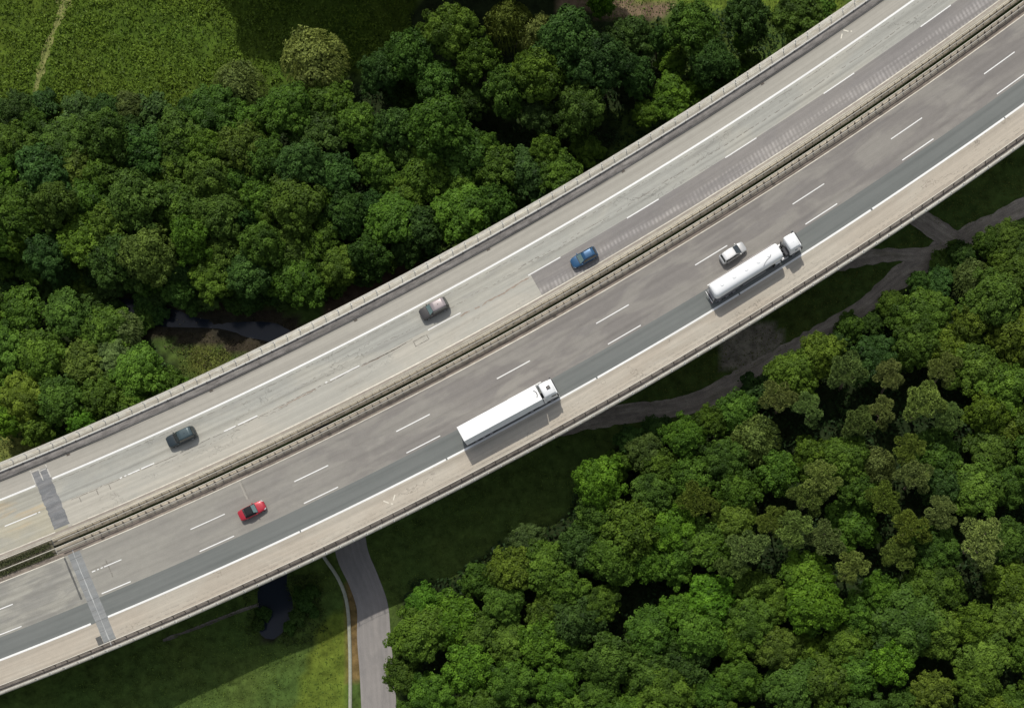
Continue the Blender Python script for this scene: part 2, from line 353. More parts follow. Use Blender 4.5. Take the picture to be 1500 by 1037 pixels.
# water
mw, nt, p = newmat('stream water'); p.inputs['Base Color'].default_value = (.018, .024, .035, 1); p.inputs['Roughness'].default_value = .15; p.inputs['Specular IOR Level'].default_value = .25
nz = nt.nodes.new('ShaderNodeTexNoise'); nz.inputs['Scale'].default_value = 2.5; nz.inputs['Detail'].default_value = 4; b_ = nt.nodes.new('ShaderNodeBump'); b_.inputs['Strength'].default_value = .25; b_.inputs['Distance'].default_value = .06
nt.links.new(nz.outputs['Fac'], b_.inputs['Height']); nt.links.new(b_.outputs[0], p.inputs['Normal'])
W_ = [4.4] * len(STREAM); W_[9] = 4; W_[9] = 7; W_[10] = 10; W_[11] = 11; W_[12] = 11; W_[13] = 10; W_ += [8]
tag(ribbon('water', STREAM + [G(388, 955)], W_, mw, drape=False, z=-.62, step=1.5), kind='structure')
# country road under the bridge and its gravel continuation
tag(ribbon('road', [G(*p) for p in [(505, 700), (508, 760), (516, 810), (533, 850), (546, 890), (548, 935), (552, 985), (556, 1060), (560, 1140)]], [5.6, 5.6, 5.3, 5.0, 5.2, 5.7, 5.8, 5.8, 5.8], M['lane_road']), kind='structure')
tag(ribbon('path', [G(*p) for p in [(640, 715), (760, 650), (850, 618), (930, 604), (1010, 592), (1090, 556), (1150, 520), (1205, 486), (1262, 452), (1310, 412), (1360, 378), (1412, 350), (1460, 324), (1520, 292), (1600, 250)]], [3, 3, 3.2, 3.2, 3.2, 4.0, 3.4, 2.8, 2.6, 3.4, 4.0, 3.6, 3.0, 3.2, 3.2], M['track'], dz=.08, jit=.08), kind='structure')
tag(ribbon('path', [G(*p) for p in [(1180, 400), (1250, 382), (1300, 374), (1350, 374), (1385, 368)]], [2.2, 2.5, 2.3, 2.4, 2.0], M['track'], dz=.11, jit=.1), kind='structure')
tag(ribbon('path', [G(*p) for p in [(1310, 290), (1350, 322), (1380, 342), (1402, 355)]], [2.6, 3.2, 3.6, 3.0], M['track'], dz=.14, jit=.1), kind='structure')
m_path = pave('dry trodden grass', (.14, .165, .04), (.21, .215, .07), .9, .2, (), grain=.3, ms=1.2)
tag(ribbon('path', [G(*p) for p in [(112, -60), (95, 5), (84, 35), (70, 70), (60, 105), (53, 130), (48, 160)]], [1.3, 1.8, 1.1, 1.2, 1.0, .9, .5], m_path, dz=.05, jit=.25, nd=7), kind='structure')
tag(ribbon('path', [G(*p) for p in [(240, 938), (300, 915), (345, 897), (380, 884)]], [.5, .5, .5, .5], M['low_gutter'], dz=.06, jit=.15), kind='structure')
# low channel wall beside the country road
def channel_wall():
    pts = densify([G(*p) for p in [(462, 790), (476, 817), (494, 843), (506, 870), (511, 900), (512, 937), (513, 1000), (514, 1080)]], 1.0)
    T = np.gradient(pts, axis=0); T /= np.linalg.norm(T, axis=1)[:, None]; V = []; F = []
    for (x, y), (tx, ty) in zip(pts, T):
        z = h1(x, y)
        for o_, zz in ((-.26, -.3), (-.26, .32), (.26, .32), (.26, -.3)): V.append((x + ty * o_, y - tx * o_, z + zz))
    for i in range(len(pts) - 1):
        for k in range(3): a = i * 4 + k; F.append((a, a + 4, a + 5, a + 1))
    o = mesh_np('kerb_wall', V, F, plain('mossy pale concrete', (.34, .35, .28), .9, var=.3, scale=2))
    tag(o, 'low pale concrete wall curving along the country road below the bridge', 'low wall')
channel_wall()

# ------------------------------------------------------------------ viaduct
SA, SB = -14.0, 232.0; SJ0, SJ1 = 14.0, 16.5
via = empty('viaduct', RP(100, -12, 0)); tag(via, 'long curved concrete motorway bridge with two parallel decks crossing the wooded valley', 'bridge')
vinv = Matrix.Translation(-Vector(via.location))
def vpart(o):
    o.parent = via; o.matrix_parent_inverse = vinv; return o
Z = HD
# decks: hollow-edge slabs, top just under the road sheets
dk = [strip('deck', SA, SB, 0, 0, 0, M['concrete'], profile=[(-28.95, Z + .14), (-28.95, Z - .45), (-26.6, Z - .75), (-25.5, Z - 2.6), (-17.5, Z - 2.6), (-16.4, Z - .75), (-13.72, Z - .4), (-13.72, Z - .05), (-26.3, Z - .05), (-26.3, Z + .14), (-28.95, Z + .14)]),
      strip('deck', SA, SB, 0, 0, 0, M['concrete'], profile=[(-13.18, Z - .05), (-13.18, Z - .4), (-10.4, Z - .75), (-9.2, Z - 2.6), (.8, Z - 2.6), (2.0, Z - .75), (4.95, Z - .45), (4.95, Z + .14), (4.52, Z + .14), (4.52, Z - .05), (-13.18, Z - .05)])]
for o in dk: vpart(o)
# pavement kerb caps
vpart(strip('kerb_cap', SA, SB, 0, 0, 0, M['cap'], profile=[(-28.99, Z - .3), (-29.02, Z + .18), (-27.58, Z + .18)]))
vpart(strip('side_strip', SA, SB, 0, 0, 0, M['dirty_shaded'], profile=[(-27.575, Z + .176), (-26.35, Z + .166), (-26.28, Z + .01)]))
vpart(strip('kerb_cap', SA, SB, 0, 0, 0, M['cap'], profile=[(4.53, Z + .0), (4.55, Z + .18), (5.0, Z + .18), (5.0, Z - .3)]))
vpart(strip('side_strip', SA, SB, 3.62, 4.53, Z + .012, M['low_gutter']))
vpart(strip('median_kerb', SJ0 - 1, SB, 0, 0, 0, M['med_up'], profile=[(-14.95, Z + .01), (-14.93, Z + .13), (-13.7, Z + .13), (-13.7, Z - .3)]))
vpart(strip('median_strip', SA, SB, -15.52, -15.18, Z + .012, M['med_strip'])); vpart(strip('median_strip', SA, SB, -15.18, -14.94, Z + .013, M['cap']))
vpart(strip('median_kerb', SJ0 - 1, SB, 0, 0, 0, M['med_low'], profile=[(-13.2, Z - .3), (-13.2, Z + .13), (-12.25, Z + .13), (-12.2, Z + .01)]))
vpart(strip('median_strip', SJ0 - 1, SB, -14.44, -13.80, Z + .142, M['med_dark'])); vpart(strip('median_strip', SA, SB, -12.21, -11.52, Z + .012, M['med_brown']))
# piers
for s in (34, 74, 114, 154, 194):
    for d0 in (-21.5, -4.2):
        mb = MB(); 
        x, y, _ = RP(s, d0); 
        mb.box(-1.1, 1.1, -3.2, 3.2, -1.5, HD - 2.55)
        o = mb.build('pier', M['concrete'], bevel=.25); o.location = (x, y, 0); o.rotation_euler = (0, 0, heading(s)); vpart(o)
# abutment walls at the left end
mb = MB(); mb.box(-1.0, 1.0, -12.5, 12.5, -1, HD - .8); o = mb.build('abutment', M['concrete']); x, y, _ = RP(11.5, -12); o.location = (x, y, 0); o.rotation_euler = (0, 0, heading(11.5)); vpart(o)
# road sheets (setting)
def road(name, *a, **k): return tag(strip(name, *a, **k), kind='structure')
z1 = Z + .002; z2 = Z + .008; z3 = Z + .014
def jag(name, s0, s1, d0, d1, z, mat, amp=.12):
    """cross band with an uneven edge"""
    n = 26; D = np.linspace(d0, d1, n); V = []; UV = []; F = []
    e0 = s0 + rng.uniform(-amp, amp, n); e1 = s1 + rng.uniform(-amp, amp, n)
    for d, a, b in zip(D, e0, e1):
        V += [RP(a, d, z), RP(b, d, z)]; UV += [(a, d), (b, d)]
    F = [(2 * i, 2 * i + 1, 2 * i + 3, 2 * i + 2) for i in range(n - 1)]
    return tag(mesh_np(name, V, F, mat, uv=UV), kind='structure')
road('shoulder', SA, SB, -26.28, -23.5, z1, M['up_shoulder'])
road('road', SJ1 - .3, SB, -23.5, -19.5, z1, M['up_right'])
road('road', SJ1 - .3, 101.2, -19.5, -15.5, z1, M['up_left'])
road('road', 101.2, SB, -19.5, -15.5, z1, M['up_patch'])
road('road', SA, SJ1 - .3, -23.5, -15.5, z1, M['up_old'])
road('road', SJ1 - .3, SB, -11.52, -3.45, z1, M['low_lane'])
road('road', SA, SJ1 - .3, -11.52, -3.45, z1, M['low_old'])
road('road', SA, SB, -3.45, 0.05, z1, M['low_dark'])
road('shoulder', SA, SB, 0.05, 3.62, z1, M['low_shoulder'])
jag('road_repair', 14.0, 16.6, -25.6, -16.0, z2, M['joint_up'])
jag('road_repair', 14.35, 16.4, -12.1, 4.4, z2, M['joint_low'], .03)
jag('road_repair', 13.55, 13.85, -11.3, -4.2, z2, M['joint_dark'], .03)
jag('road_repair', 13.4, 14.3, 2.2, 3.6, z2, M['joint_dark'], .05)
jag('road_seam', 15.25, 15.38, -12.0, 4.3, z3, plain('pale seam', (.42, .43, .42), .8, var=.15), .05)
for k in range(9):
    d = -10.6 + k * 1.75
    jag('road_seam', 14.4, 15.2 if k % 2 else 16.3, d, d + .05, z3, M['joint_dark'], .01)
# grid of pale edging at the upper end of the joint
for (a, b, c, d) in ((13.85, 14.0, -26.1, -23.6), (15.2, 15.38, -25.9, -23.9), (16.55, 16.75, -26.0, -23.9), (13.9, 15.3, -25.85, -25.7), (15.3, 16.7, -25.5, -25.35)):
    jag('road_seam', a, b, c, d, z3, plain('pale seam', (.50, .48, .43), .8, var=.2), .05)
# lines
def line(name, s0, s1, d0, d1, mat, z=z3): return tag(strip(name, s0, s1, d0, d1, z, mat), kind='structure')
line('edge_line', SA, 13.8, -23.72, -23.42, M['white_line']); line('edge_line', 16.8, SB, -23.72, -23.42, M['white_line'])
g = [SA, 14.3, 16.5, 49.6, 75.4, 102.3, 128.4, 153.1, 178, SB]
for a, b in [(SA, 13.6), (16.5, 49.6), (49.8, 75.3), (75.55, 102.2), (102.45, 128.3), (128.55, 153.0), (153.3, 178.5), (178.7, SB)]:
    line('edge_line', a, b, -.26, .06, M['white_line'])
for a, b in [(SA, 13.9), (16.9, SB)]: line('edge_line', a, b, -15.68, -15.52, M['worn_line'])
for a, b in [(SA, 13.7), (16.9, SB)]: line('edge_line', a, b, -11.52, -11.38, M['worn_line'])
def dashes(name, starts, ln, dc, w, mat, partial=None):
    V = []; UV = []; F = []
    for s0 in starts:
        segs = [(s0, s0 + ln)]
        if partial and s0 in partial: segs = partial[s0]
        for a, b in segs:
            n = 4
            for i in range(n):
                s = a + (b - a) * i / (n - 1); k = len(V)
                V += [RP(s, dc - w / 2, z3), RP(s, dc + w / 2, z3)]; UV += [(s, dc - w / 2), (s, dc + w / 2)]
                if i: F.append((k - 2, k, k + 1, k - 1))
    return tag(mesh_np(name, V, F, mat, uv=UV), kind='structure')
up = [-11.5, 6.7] + [26.9, 45.4, 63.8, 82.3, 100.8, 119.3, 138.0, 157.0, 176.1, 194.5, 213]
dashes('lane_line', up, 6.0, -19.47, .17, M['white_line'], {26.9: [(26.9, 27.3), (27.7, 28.1), (28.3, 30.4), (30.7, 33.0)], 45.4: [(45.4, 47.5), (47.9, 51.4)], 63.8: [(63.6, 64.0), (64.5, 69.8)], 6.7: [(6.7, 12.3), (12.6, 12.9)]})
d1s = [-20.5, -2.7, 17.0, 34.0, 52.2, 70.3, 88.4, 106.5, 124.8, 143.1, 161.9, 180.0, 198]
dashes('lane_line', d1s, 6.0, -7.6, .16, M['white_line'], {17.0: [(16.9, 17.5), (17.8, 18.1), (18.4, 18.8), (19.0, 22.0)]})
d2s = [-20.5, -2.7] + [16.3, 33.9, 52.1, 70.2, 88.3, 106.5, 124.8, 143.1, 161.5, 179.8, 198]
dashes('lane_line', d2s, 6.0, -3.85, .17, M['white_line'], {16.3: [(17.0, 22.0)]})
# cracks, tar seams and patch outlines: thin wandering lines on the pavement
mcr = plain('tar crack', (.20, .185, .16), .8, var=.3, scale=2)
mcl = plain('brown seam', (.31, .25, .20), .85, var=.3, scale=1)
def wander(name, s0, s1, d, w, mat, amp=.12, step=.35, gap=.15):
    V = []; F = []; s = s0; dd = d; open_ = False
    while s < s1:
        dd += (d - dd) * .15 + random.gauss(0, amp * .35); ww = w * random.uniform(.4, 1.3)
        k = len(V); V += [RP(s, dd - ww / 2, z3 - .003), RP(s, dd + ww / 2, z3 - .003)]
        if open_: F.append((k - 2, k, k + 1, k - 1))
        open_ = random.random() > gap; s += step * random.uniform(.6, 1.4)
    if F: tag(mesh_np(name, V, F, mat), kind='structure')
wander('road_crack', 17, 80, -19.3, .09, mcr, .10)
wander('road_crack', 33, 62, -18.9, .06, mcr, .25, gap=.35)
wander('road_crack', 70.5, 78.5, -19.28, .10, mcr, .04, gap=.02)
wander('road_crack', 88, 101, -19.0, .22, mcl, .15, gap=.12)
wander('road_crack', 55, 62, -19.2, .14, mcl, .1, gap=.1)
wander('road_crack', 70, 77, -19.2, .10, mcl, .08, gap=.2)
wander('road_crack', 16, 190, -22.95, .07, mcr, .10, gap=.35)
wander('road_crack', 60, 130, -20.9, .07, mcr, .18, gap=.5)
wander('road_crack', 100, 200, -21.2, .10, mcr, .08, gap=.35)
wander('road_crack', 17, 200, 3.1, .05, mcr, .05, gap=.3)
wander('road_crack', 17, 200, 2.55, .04, mcr, .05, gap=.55)
def outline(s0, s1, d0, d1, w=.10, mat=mcr):
    jag('road_crack', s0, s0 + w, d0, d1, z3 - .004, mat, .04); jag('road_crack', s1, s1 + w, d0, d1, z3 - .004, mat, .04)
    for d in (d0, d1): wander('road_crack', s0, s1, d, w, mat, .03, gap=.02)
outline(79.3, 81.7, -18.95, -18.1, .12)
for s in (19.6, 22.6, 24.8): jag('road_crack', s, s + .12, -19.2, -18.4, z3 - .004, mcr, .05)
wander('road_crack', 16.8, 20.6, -7.9, .08, mcr, .05); jag('road_crack', 19.6, 19.75, -8.6, -5.6, z3 - .004, mcr, .1)
jag('road_seam', 44.1, 44.35, -11.2, -8.2, z3 - .004, plain('old tar', (.33, .31, .27), .8, var=.2), .05)
jag('road_seam', 44.5, 44.6, -11.2, -8.2, z3 - .004, mcr, .05)
# survey marks sprayed on the shoulders
def mark(name, pairs):
    V = []; F = []
    for (a, b, w) in pairs:
        a = Vector(a); b = Vector(b); t = (b - a).normalized(); n = Vector((-t.y, t.x)) * w / 2; k = len(V)
        for q in (a + n, a - n, b - n, b + n): V.append((q.x, q.y, z3))
        F.append((k, k + 1, k + 2, k + 3))
    return tag(mesh_np(name, V, F, M['worn_line']), kind='structure')
GD = lambda x, y: ((x - 1020) * CAMH / 2100, (1060 - y) * CAMH / 2100)
mark('road_mark', [(GD(561.5, 733.5), GD(569.5, 736.5), .18), (GD(578.5, 724.5), GD(576.2, 732.5), .18), (GD(573, 737.6), GD(575.5, 738), .22)])
mark('road_mark', [(GD(1232, 57), GD(1233.6, 50), .18), (GD(1235.5, 44.5), GD(1243, 46.5), .18), (GD(1246, 46), GD(1248, 46.6), .2)])
# drain grates
drain0 = None
def drain(s, d, lab, grp):
    mb = MB()
    mb.box(-.28, .28, -.2, .2, 0, .02)
    for i in range(5): mb.box(-.24 + i * .11, -.2 + i * .11, -.17, .17, .02, .035)
    o = mb.build('drain', M['post']); x, y, _ = RP(s, d); o.location = (x, y, Z + .016); o.rotation_euler = (0, 0, heading(s)); tag(o, lab, 'drain', grp)
names = ['beside the bridge joint', 'above the black car', 'left of the brown car', 'above the brown car', 'above the blue car', 'where the wood meets the bridge', 'near the upper right corner']
for i, s in enumerate([20.7, 46.3, 72.6, 97.2, 122.7, 149.6, 175.0]): drain(s, -26.15, 'small dark drain in the upper gutter ' + names[i], 'drains in the upper gutter')
names = ['just right of the bridge joint', 'up left of the red car', 'midway between the red car and the white box truck', 'above the white box truck', 'below the blue car', 'left of the silver car', 'above the silver car', 'above the tanker truck cab', 'at the right end of the median']
for i, s in enumerate([20.6, 40.1, 60.6, 81.1, 101.3, 122.0, 142.3, 162.9, 183.6]): drain(s, -11.85, 'small dark drain beside the median ' + names[i], 'drains beside the median')

# ------------------------------------------------------------------ guard rails and railings
def wbeam(d, zt, side=1, w=.05):
    """closed W profile hanging below zt, bulging towards side"""
    f = lambda a, z: (d + side * a, zt + z)
    out = [f(0, 0), f(w, -.02), f(w + .02, -.06), f(0.0, -.10), f(w + .02, -.145), f(w, -.185), f(0, -.20), f(-.025, -.20), f(-.025, 0), f(0, 0)]
    return out
def chunk_posts(root, name, S, mbf, mat, lim=100):
    """each post a child; beyond the hundred largest, the rest in one stuff part"""
    mid = sorted(S, key=lambda s: abs(s - 100)); near = set(mid[:lim]); proto = None
    rest = []
    for s in S:
        if s in near:
            if proto is None:
                proto = mbf().build(name, mat); me = proto.data; o = proto
            else: o = proto.copy(); COL.objects.link(o)
            o.parent = root; x, y, _ = RP(s, 0); 
            x, y, zz = RP(s, root['d_post'], Z + root['z_post']); o.location = Vector((x, y, zz)) - root.location; o.rotation_euler = (0, 0, heading(s))
        else: rest.append(s)
    if rest:
        mb = MB(); src = mbf()
        for s in rest:
            x, y, zz = RP(s, root['d_post'], Z + root['z_post']); h = heading(s); c, sn = math.cos(h), math.sin(h)
            mb.add([(x + vx * c - vy * sn - root.location.x, y + vx * sn + vy * c - root.location.y, zz + vz - root.location.z) for vx, vy, vz in src.v], src.f)
        o = mb.build(name, mat, root); o['kind'] = 'stuff'
    del root['d_post']; del root['z_post']
def rail_thing(name, label, cat, parts, S, dpost, zpost, postf, postname='post', pmat=None, sref=100, s0=SA, s1=SB):
    root = empty(name, RP(sref, dpost, Z)); tag(root, label, cat)
    inv = Matrix.Translation(-Vector(root.location))
    for pp_ in parts:
        (pn, prof, mat) = pp_[:3]
        o = strip(pn, pp_[3] if len(pp_) > 3 else s0, s1, 0, 0, 0, mat, profile=prof); o.parent = root; o.matrix_parent_inverse = inv
    root['d_post'] = dpost; root['z_post'] = zpost
    chunk_posts(root, postname, S, postf, pmat or M['post'])
    return root
def circ(d, z, r, n=6): return [(d + r * math.cos(2 * math.pi * i / n), z + r * math.sin(2 * math.pi * i / n)) for i in range(n)] + [(d + r, z)]
def rect(d0, d1, z0, z1): return [(d0, z1), (d1, z1), (d1, z0), (d0, z0), (d0, z1)]
def gpost(hh=.70):
    mb = MB(); mb.box(-.05, .05, -.06, .06, 0, hh); mb.box(-.09, .09, -.10, -.06, 0, .02); return mb
def dpost():
    mb = MB(); mb.box(-.09, .09, -.10, .10, 0, .56); mb.box(-.03, .03, -.27, .27, .48, .52); return mb
def spost():
    mb = MB(); mb.box(-.03, .03, -.26, .26, .48, .52); mb.box(-.05, .05, -.06, .06, 0, .60); return mb
def rpost():
    mb = MB(); mb.box(-.05, .05, -.05, .05, 0, 1.06); mb.box(-.1, .1, -.12, .12, 0, .03); return mb
step = 1.337
rail_thing('guard_rail', 'galvanised guard rail between the upper shoulder and the upper walkway', 'guard rail',
           [('rail', rect(-27.68, -27.50, Z + .30, Z + .46), plain('pale painted rail', (.74, .72, .66), .6, var=.08))],
           [4 + i * 2.35 for i in range(0, 92)], -27.52, .17, lambda: gpost(.32))
rail_thing('railing', 'slim steel railing along the outer edge of the upper walkway', 'railing',
           [('top_rail', circ(-28.52, Z + 1.22, .024), M['steel']), ('middle_rail', circ(-28.52, Z + .80, .018), M['steel']), ('lower_rail', circ(-28.52, Z + .50, .018), M['steel'])],
           [2.6 + i * 2.35 for i in range(0, 92)], -28.52, .17, rpost, pmat=M['steel'])
msj = [SJ1 + 1 + i * step for i in range(int((SB - SJ1) / step))]
rail_thing('guard_rail', 'double sided guard rail on the median beside the upper carriageway', 'guard rail',
           [('rail', wbeam(-14.55, Z + .75, -1), M['rail_top']), ('rail', wbeam(-14.00, Z + .75, 1), M['rail_top'], SJ0)], [s for s in msj if s < 200], -14.27, .12, spost)
rail_thing('guard_rail', 'double sided guard rail on the median beside the lower carriageway', 'guard rail',
           [('rail', wbeam(-13.02, Z + .75, -1), M['rail_top']), ('rail', wbeam(-12.42, Z + .75, 1), M['rail_top'], SJ0)], [s + .5 for s in msj if s < 200], -12.72, .12, dpost)
rail_thing('guard_rail', 'galvanised guard rail between the lower tan shoulder and the gutter', 'guard rail',
           [('rail', wbeam(3.78, Z + .75, -1), M['rail_top'])], [4 + i * 2.0 for i in range(0, 100)], 3.90, .01, gpost)
rail_thing('railing', 'slim steel railing along the outer edge of the lower kerb', 'railing',
           [('top_rail', circ(4.86, Z + 1.1, .03), M['steel']), ('middle_rail', circ(4.86, Z + .65, .015), M['steel'])],
           [2.6 + i * 2.35 for i in range(0, 88)], 4.86, .17, rpost, pmat=M['steel'])

# ------------------------------------------------------------------ vehicles
def paint(name, col, metal=.25, rough=.32): return plain(name, col, rough, metal, .5, coat=.6, var=.03, scale=3)
glass, nt, p = newmat('car glass'); p.inputs['Base Color'].default_value = (.02, .028, .03, 1); p.inputs['Roughness'].default_value = .05; p.inputs['Specular IOR Level'].default_value = .9; p.inputs['Coat Weight'].default_value = .3
glass2, nt, p = newmat('pale windscreen glass'); p.inputs['Base Color'].default_value = (.12, .19, .19, 1); p.inputs['Roughness'].default_value = .06; p.inputs['Specular IOR Level'].default_value = .9
tyre = plain('tyre rubber', (.02, .02, .02), .85, var=.2); rim = plain('alloy rim', (.42, .42, .43), .35, .7, var=.1)
lampm = plain('headlight lens', (.75, .77, .78), .15, .2); tailm = plain('tail light lens', (.35, .02, .02), .25)
blackp = plain('black plastic', (.025, .026, .028), .6, var=.2); softtop = plain('black soft top cloth', (.012, .014, .016), .95, var=.2)
chassism = plain('dark chassis', (.05, .05, .055), .7, var=.3, scale=3); greym = plain('grey chassis', (.30, .30, .31), .5, .3, var=.2)
def wheel(parent, x, y, r=.32, w=.22, first=[None]):
    key = (r, w); 
    if first[0] is None: first[0] = {}
    if key not in first[0]:
        mb = MB(); mb.tube((0, -w / 2, 0), (0, w / 2, 0), r, n=24); me = mb.build('tyre', tyre, bevel=.03)
        mb = MB(); mb.tube((0, -w / 2 - .012, 0), (0, -w / 2 + .02, 0), r * .62, r * .62, n=16); mb.tube((0, w / 2 - .02, 0), (0, w / 2 + .012, 0), r * .62, n=16)
        for k in range(5):
            a = 2 * math.pi * k / 5; mb.tube((0, -w / 2 - .02, 0), (math.cos(a) * r * .55, -w / 2 - .02, math.sin(a) * r * .55), .04, n=4); mb.tube((0, w / 2 + .02, 0), (math.cos(a) * r * .55, w / 2 + .02, math.sin(a) * r * .55), .04, n=4)
        ri = mb.build('rim', rim); first[0][key] = (me.data, ri.data)
        bpy.data.objects.remove(me); bpy.data.objects.remove(ri)
    a, b = first[0][key]
    wh = bpy.data.objects.new('wheel', a); COL.objects.link(wh); wh.parent = parent; wh.location = (x, y, r)
    rr = bpy.data.objects.new('rim', b); COL.objects.link(rr); rr.parent = wh
def loft(name, secs, mat, parent, cap=True):
    """secs: list of rings (same count)"""
    k = len(secs[0]); V = [p for r in secs for p in r]; F = []
    for i in range(len(secs) - 1):
        for j in range(k):
            a = i * k + j; b = i * k + (j + 1) % k; F.append((a, b, b + k, a + k))
    if cap: F.append(tuple(range(k))[::-1]); F.append(tuple(range((len(secs) - 1) * k, len(secs) * k)))
    me = bpy.data.meshes.new(name); me.from_pydata(V, [], F); me.update()
    bm = bmesh.new(); bm.from_mesh(me); bmesh.ops.recalc_face_normals(bm, faces=bm.faces); bm.to_mesh(me); bm.free()
    for p_ in me.polygons: p_.use_smooth = True
    o = link(name, me, mat, parent)
    return o
def panel(name, pts, mat, parent, th=.02, off=.006):
    """thin slab over 4+ coplanar-ish points, pushed off along its normal"""
    P = [Vector(p) for p in pts]; n = (P[1] - P[0]).cross(P[2] - P[0]).normalized()
    ctr = Vector((0, 0, .7)); 
    if n.dot(P[0] - ctr) < 0: n = -n; 
    mb = MB(); k = len(P); mb.add([p + n * off for p in P] + [p - n * th for p in P], [tuple(range(k)), tuple(range(k, 2 * k))[::-1]] + [(i, k + i, k + (i + 1) % k, (i + 1) % k) for i in range(k)])
    o = mb.build(name, mat, parent)
    bm = bmesh.new(); bm.from_mesh(o.data); bmesh.ops.recalc_face_normals(bm, faces=bm.faces); bm.to_mesh(o.data); bm.free()
    return o
def make_car(name, label, cat, s, d, yaw, L, W, Hh, body, roof=None, style='hatch', ws=None, group=None, forward=1, skew=0.0, roofrails=False, sunroof=False):
    root = empty(name, RP(s, d, Z + .012), heading(s) + (0 if forward > 0 else math.pi) + yaw); tag(root, label, cat, group)
    hl = L / 2; hw = W / 2
    suv = style == 'suv'
    belt = .62 * Hh if suv else .64 * Hh; low = .24
    xs = [-hl, -hl * .97, -hl * .90, -hl * .6, -hl * .2, hl * .2, hl * .55, hl * .8, hl * .92, hl * .98, hl]
    if style == 'suv': ws_ = [.74, .86, .94, 1, 1, 1, .99, .95, .87, .78, .62]; zb = [.86, .95, 1, 1, 1, 1, .99, .93, .86, .76, .62]
    elif style == 'cabrio': ws_ = [.66, .80, .91, 1, 1, 1, .98, .92, .80, .68, .48]; zb = [.82, .92, .99, 1, .98, .97, .92, .84, .76, .68, .56]
    else: ws_ = [.70, .84, .93, 1, 1, 1, .98, .93, .83, .70, .50]; zb = [.86, .95, 1, 1, 1, 1, .95, .87, .79, .70, .58]
    secs = []
    for x, w, z in zip(xs, ws_, zb):
        w = hw * w; zt = belt * z; zl = low + (.10 if abs(x) > hl * .95 else 0)
        half = [(w * .90, zl), (w, zl + .10), (w, zl + (zt - zl) * .55), (w * .985, zt - .10), (w * .93, zt - .015), (w * .80, zt + .01), (w * .4, zt + .03)]
        ring = [(x, y, z_) for y, z_ in half] + [(x, 0, zt + .035)] + [(x, -y, z_) for y, z_ in reversed(half)]
        secs.append(ring)
    bodyo = loft('body', secs, body, root)
    # greenhouse stations (x_rear_base, x_rear_roof, x_front_roof, x_front_base)
    if style == 'suv': g = (-hl * .97, -hl * .84, hl * .10, hl * .42)
    elif style == 'estate': g = (-hl * .96, -hl * .80, hl * .08, hl * .44)
    elif style == 'cabrio': g = (-hl * .62, -hl * .42, hl * .06, hl * .36)
    else: g = (-hl * .90, -hl * .76, hl * .10, hl * .52)
    xb0, xr0, xr1, xb1 = g; wb = hw * .93; wr = hw * (.76 if style != 'suv' else .79); zr = Hh - .05; zb_ = belt - .01
    def gx(t, x0, x1): return x0 + (x1 - x0) * t
    # glasshouse body
    gl = []
    for x, w, z in ((xb0, wb * .90, zb_), (xr0, wr * .94, zr), (gx(.5, xr0, xr1), wr, zr + .035), (xr1, wr * .96, zr), (xb1, wb * .92, zb_)):
        gl.append((x, w, z))
    rf = roof or body
    # side walls + pillars: lofted cabin
    cab = []
    for i, (x, w, z) in enumerate(gl):
        xbase = [xb0, gx(.2, xb0, xb1), gx(.5, xb0, xb1), gx(.8, xb0, xb1), xb1][i]
        wbase = wb * (.90 if i in (0,) else .92 if i == 4 else 1)
        if i in (0, 4): cab.append([(x, wbase, zb_ - .1), (x, w, zb_), (x, 0, zb_ + .02), (x, -w, zb_), (x, -wbase, zb_ - .1)])
        else: cab.append([(xbase, wbase, zb_ - .1), (x, w, z - .05), (x, w * .90, z), (x, -w * .90, z), (x, -w, z - .05)] and [(xbase, wbase, zb_ - .1), (x, w, z - .04), (x, 0, z + .02), (x, -w, z - .04), (xbase, -wbase, zb_ - .1)])
    loft('cabin', cab, body if style != 'cabrio' else softtop, root)
    # roof panel: crowned slab
    n = 5; V = []; F = []
    for i in range(n):
        t = i / (n - 1); x = gx(t, xr0, xr1) + (-.04 if i == 0 else .04 if i == n - 1 else 0); w = (wr + .01) * (.93 if i in (0, n - 1) else 1)
        for j in range(7):
            u = -1 + j / 3; V.append((x, w * u, zr + .05 - .05 * u * u - (.03 if i in (0, n - 1) else 0)))
    m7 = 7
    for i in range(n - 1):
        for j in range(6): a = i * m7 + j; F.append((a, a + 1, a + m7 + 1, a + m7))
    k = len(V); V += [(x, y, z - .07) for x, y, z in V]; F += [tuple(k + q for q in f[::-1]) for f in F]
    bd = [j for j in range(7)] + [i * 7 + 6 for i in range(1, n)] + [(n - 1) * 7 + j for j in range(5, -1, -1)] + [i * 7 for i in range(n - 2, 0, -1)]
    for a, b in zip(bd, bd[1:] + bd[:1]): F.append((b, a, a + k, b + k))
    me = bpy.data.meshes.new('roof'); me.from_pydata(V, [], F); me.update()
    bm = bmesh.new(); bm.from_mesh(me); bmesh.ops.recalc_face_normals(bm, faces=bm.faces); bm.to_mesh(me); bm.free()
    for p_ in me.polygons: p_.use_smooth = len(p_.vertices) == 4 and p_.index < 24
    link('roof', me, rf, root)
    # glass
    wsm = ws or glass
    panel('windscreen', [(xr1 + .08, wr * .86, zr - .03), (xr1 + .08, -wr * .86, zr - .03), (xb1 - .05, -wb * .84, zb_ + .05), (xb1 - .05, wb * .84, zb_ + .05)], wsm, root, off=.02)
    panel('rear_window', [(xr0 - .06, wr * .80, zr - .05), (xr0 - .06, -wr * .80, zr - .05), (xb0 + .06, -wb * .78, zb_ + .06), (xb0 + .06, wb * .78, zb_ + .06)], glass, root, off=.035)
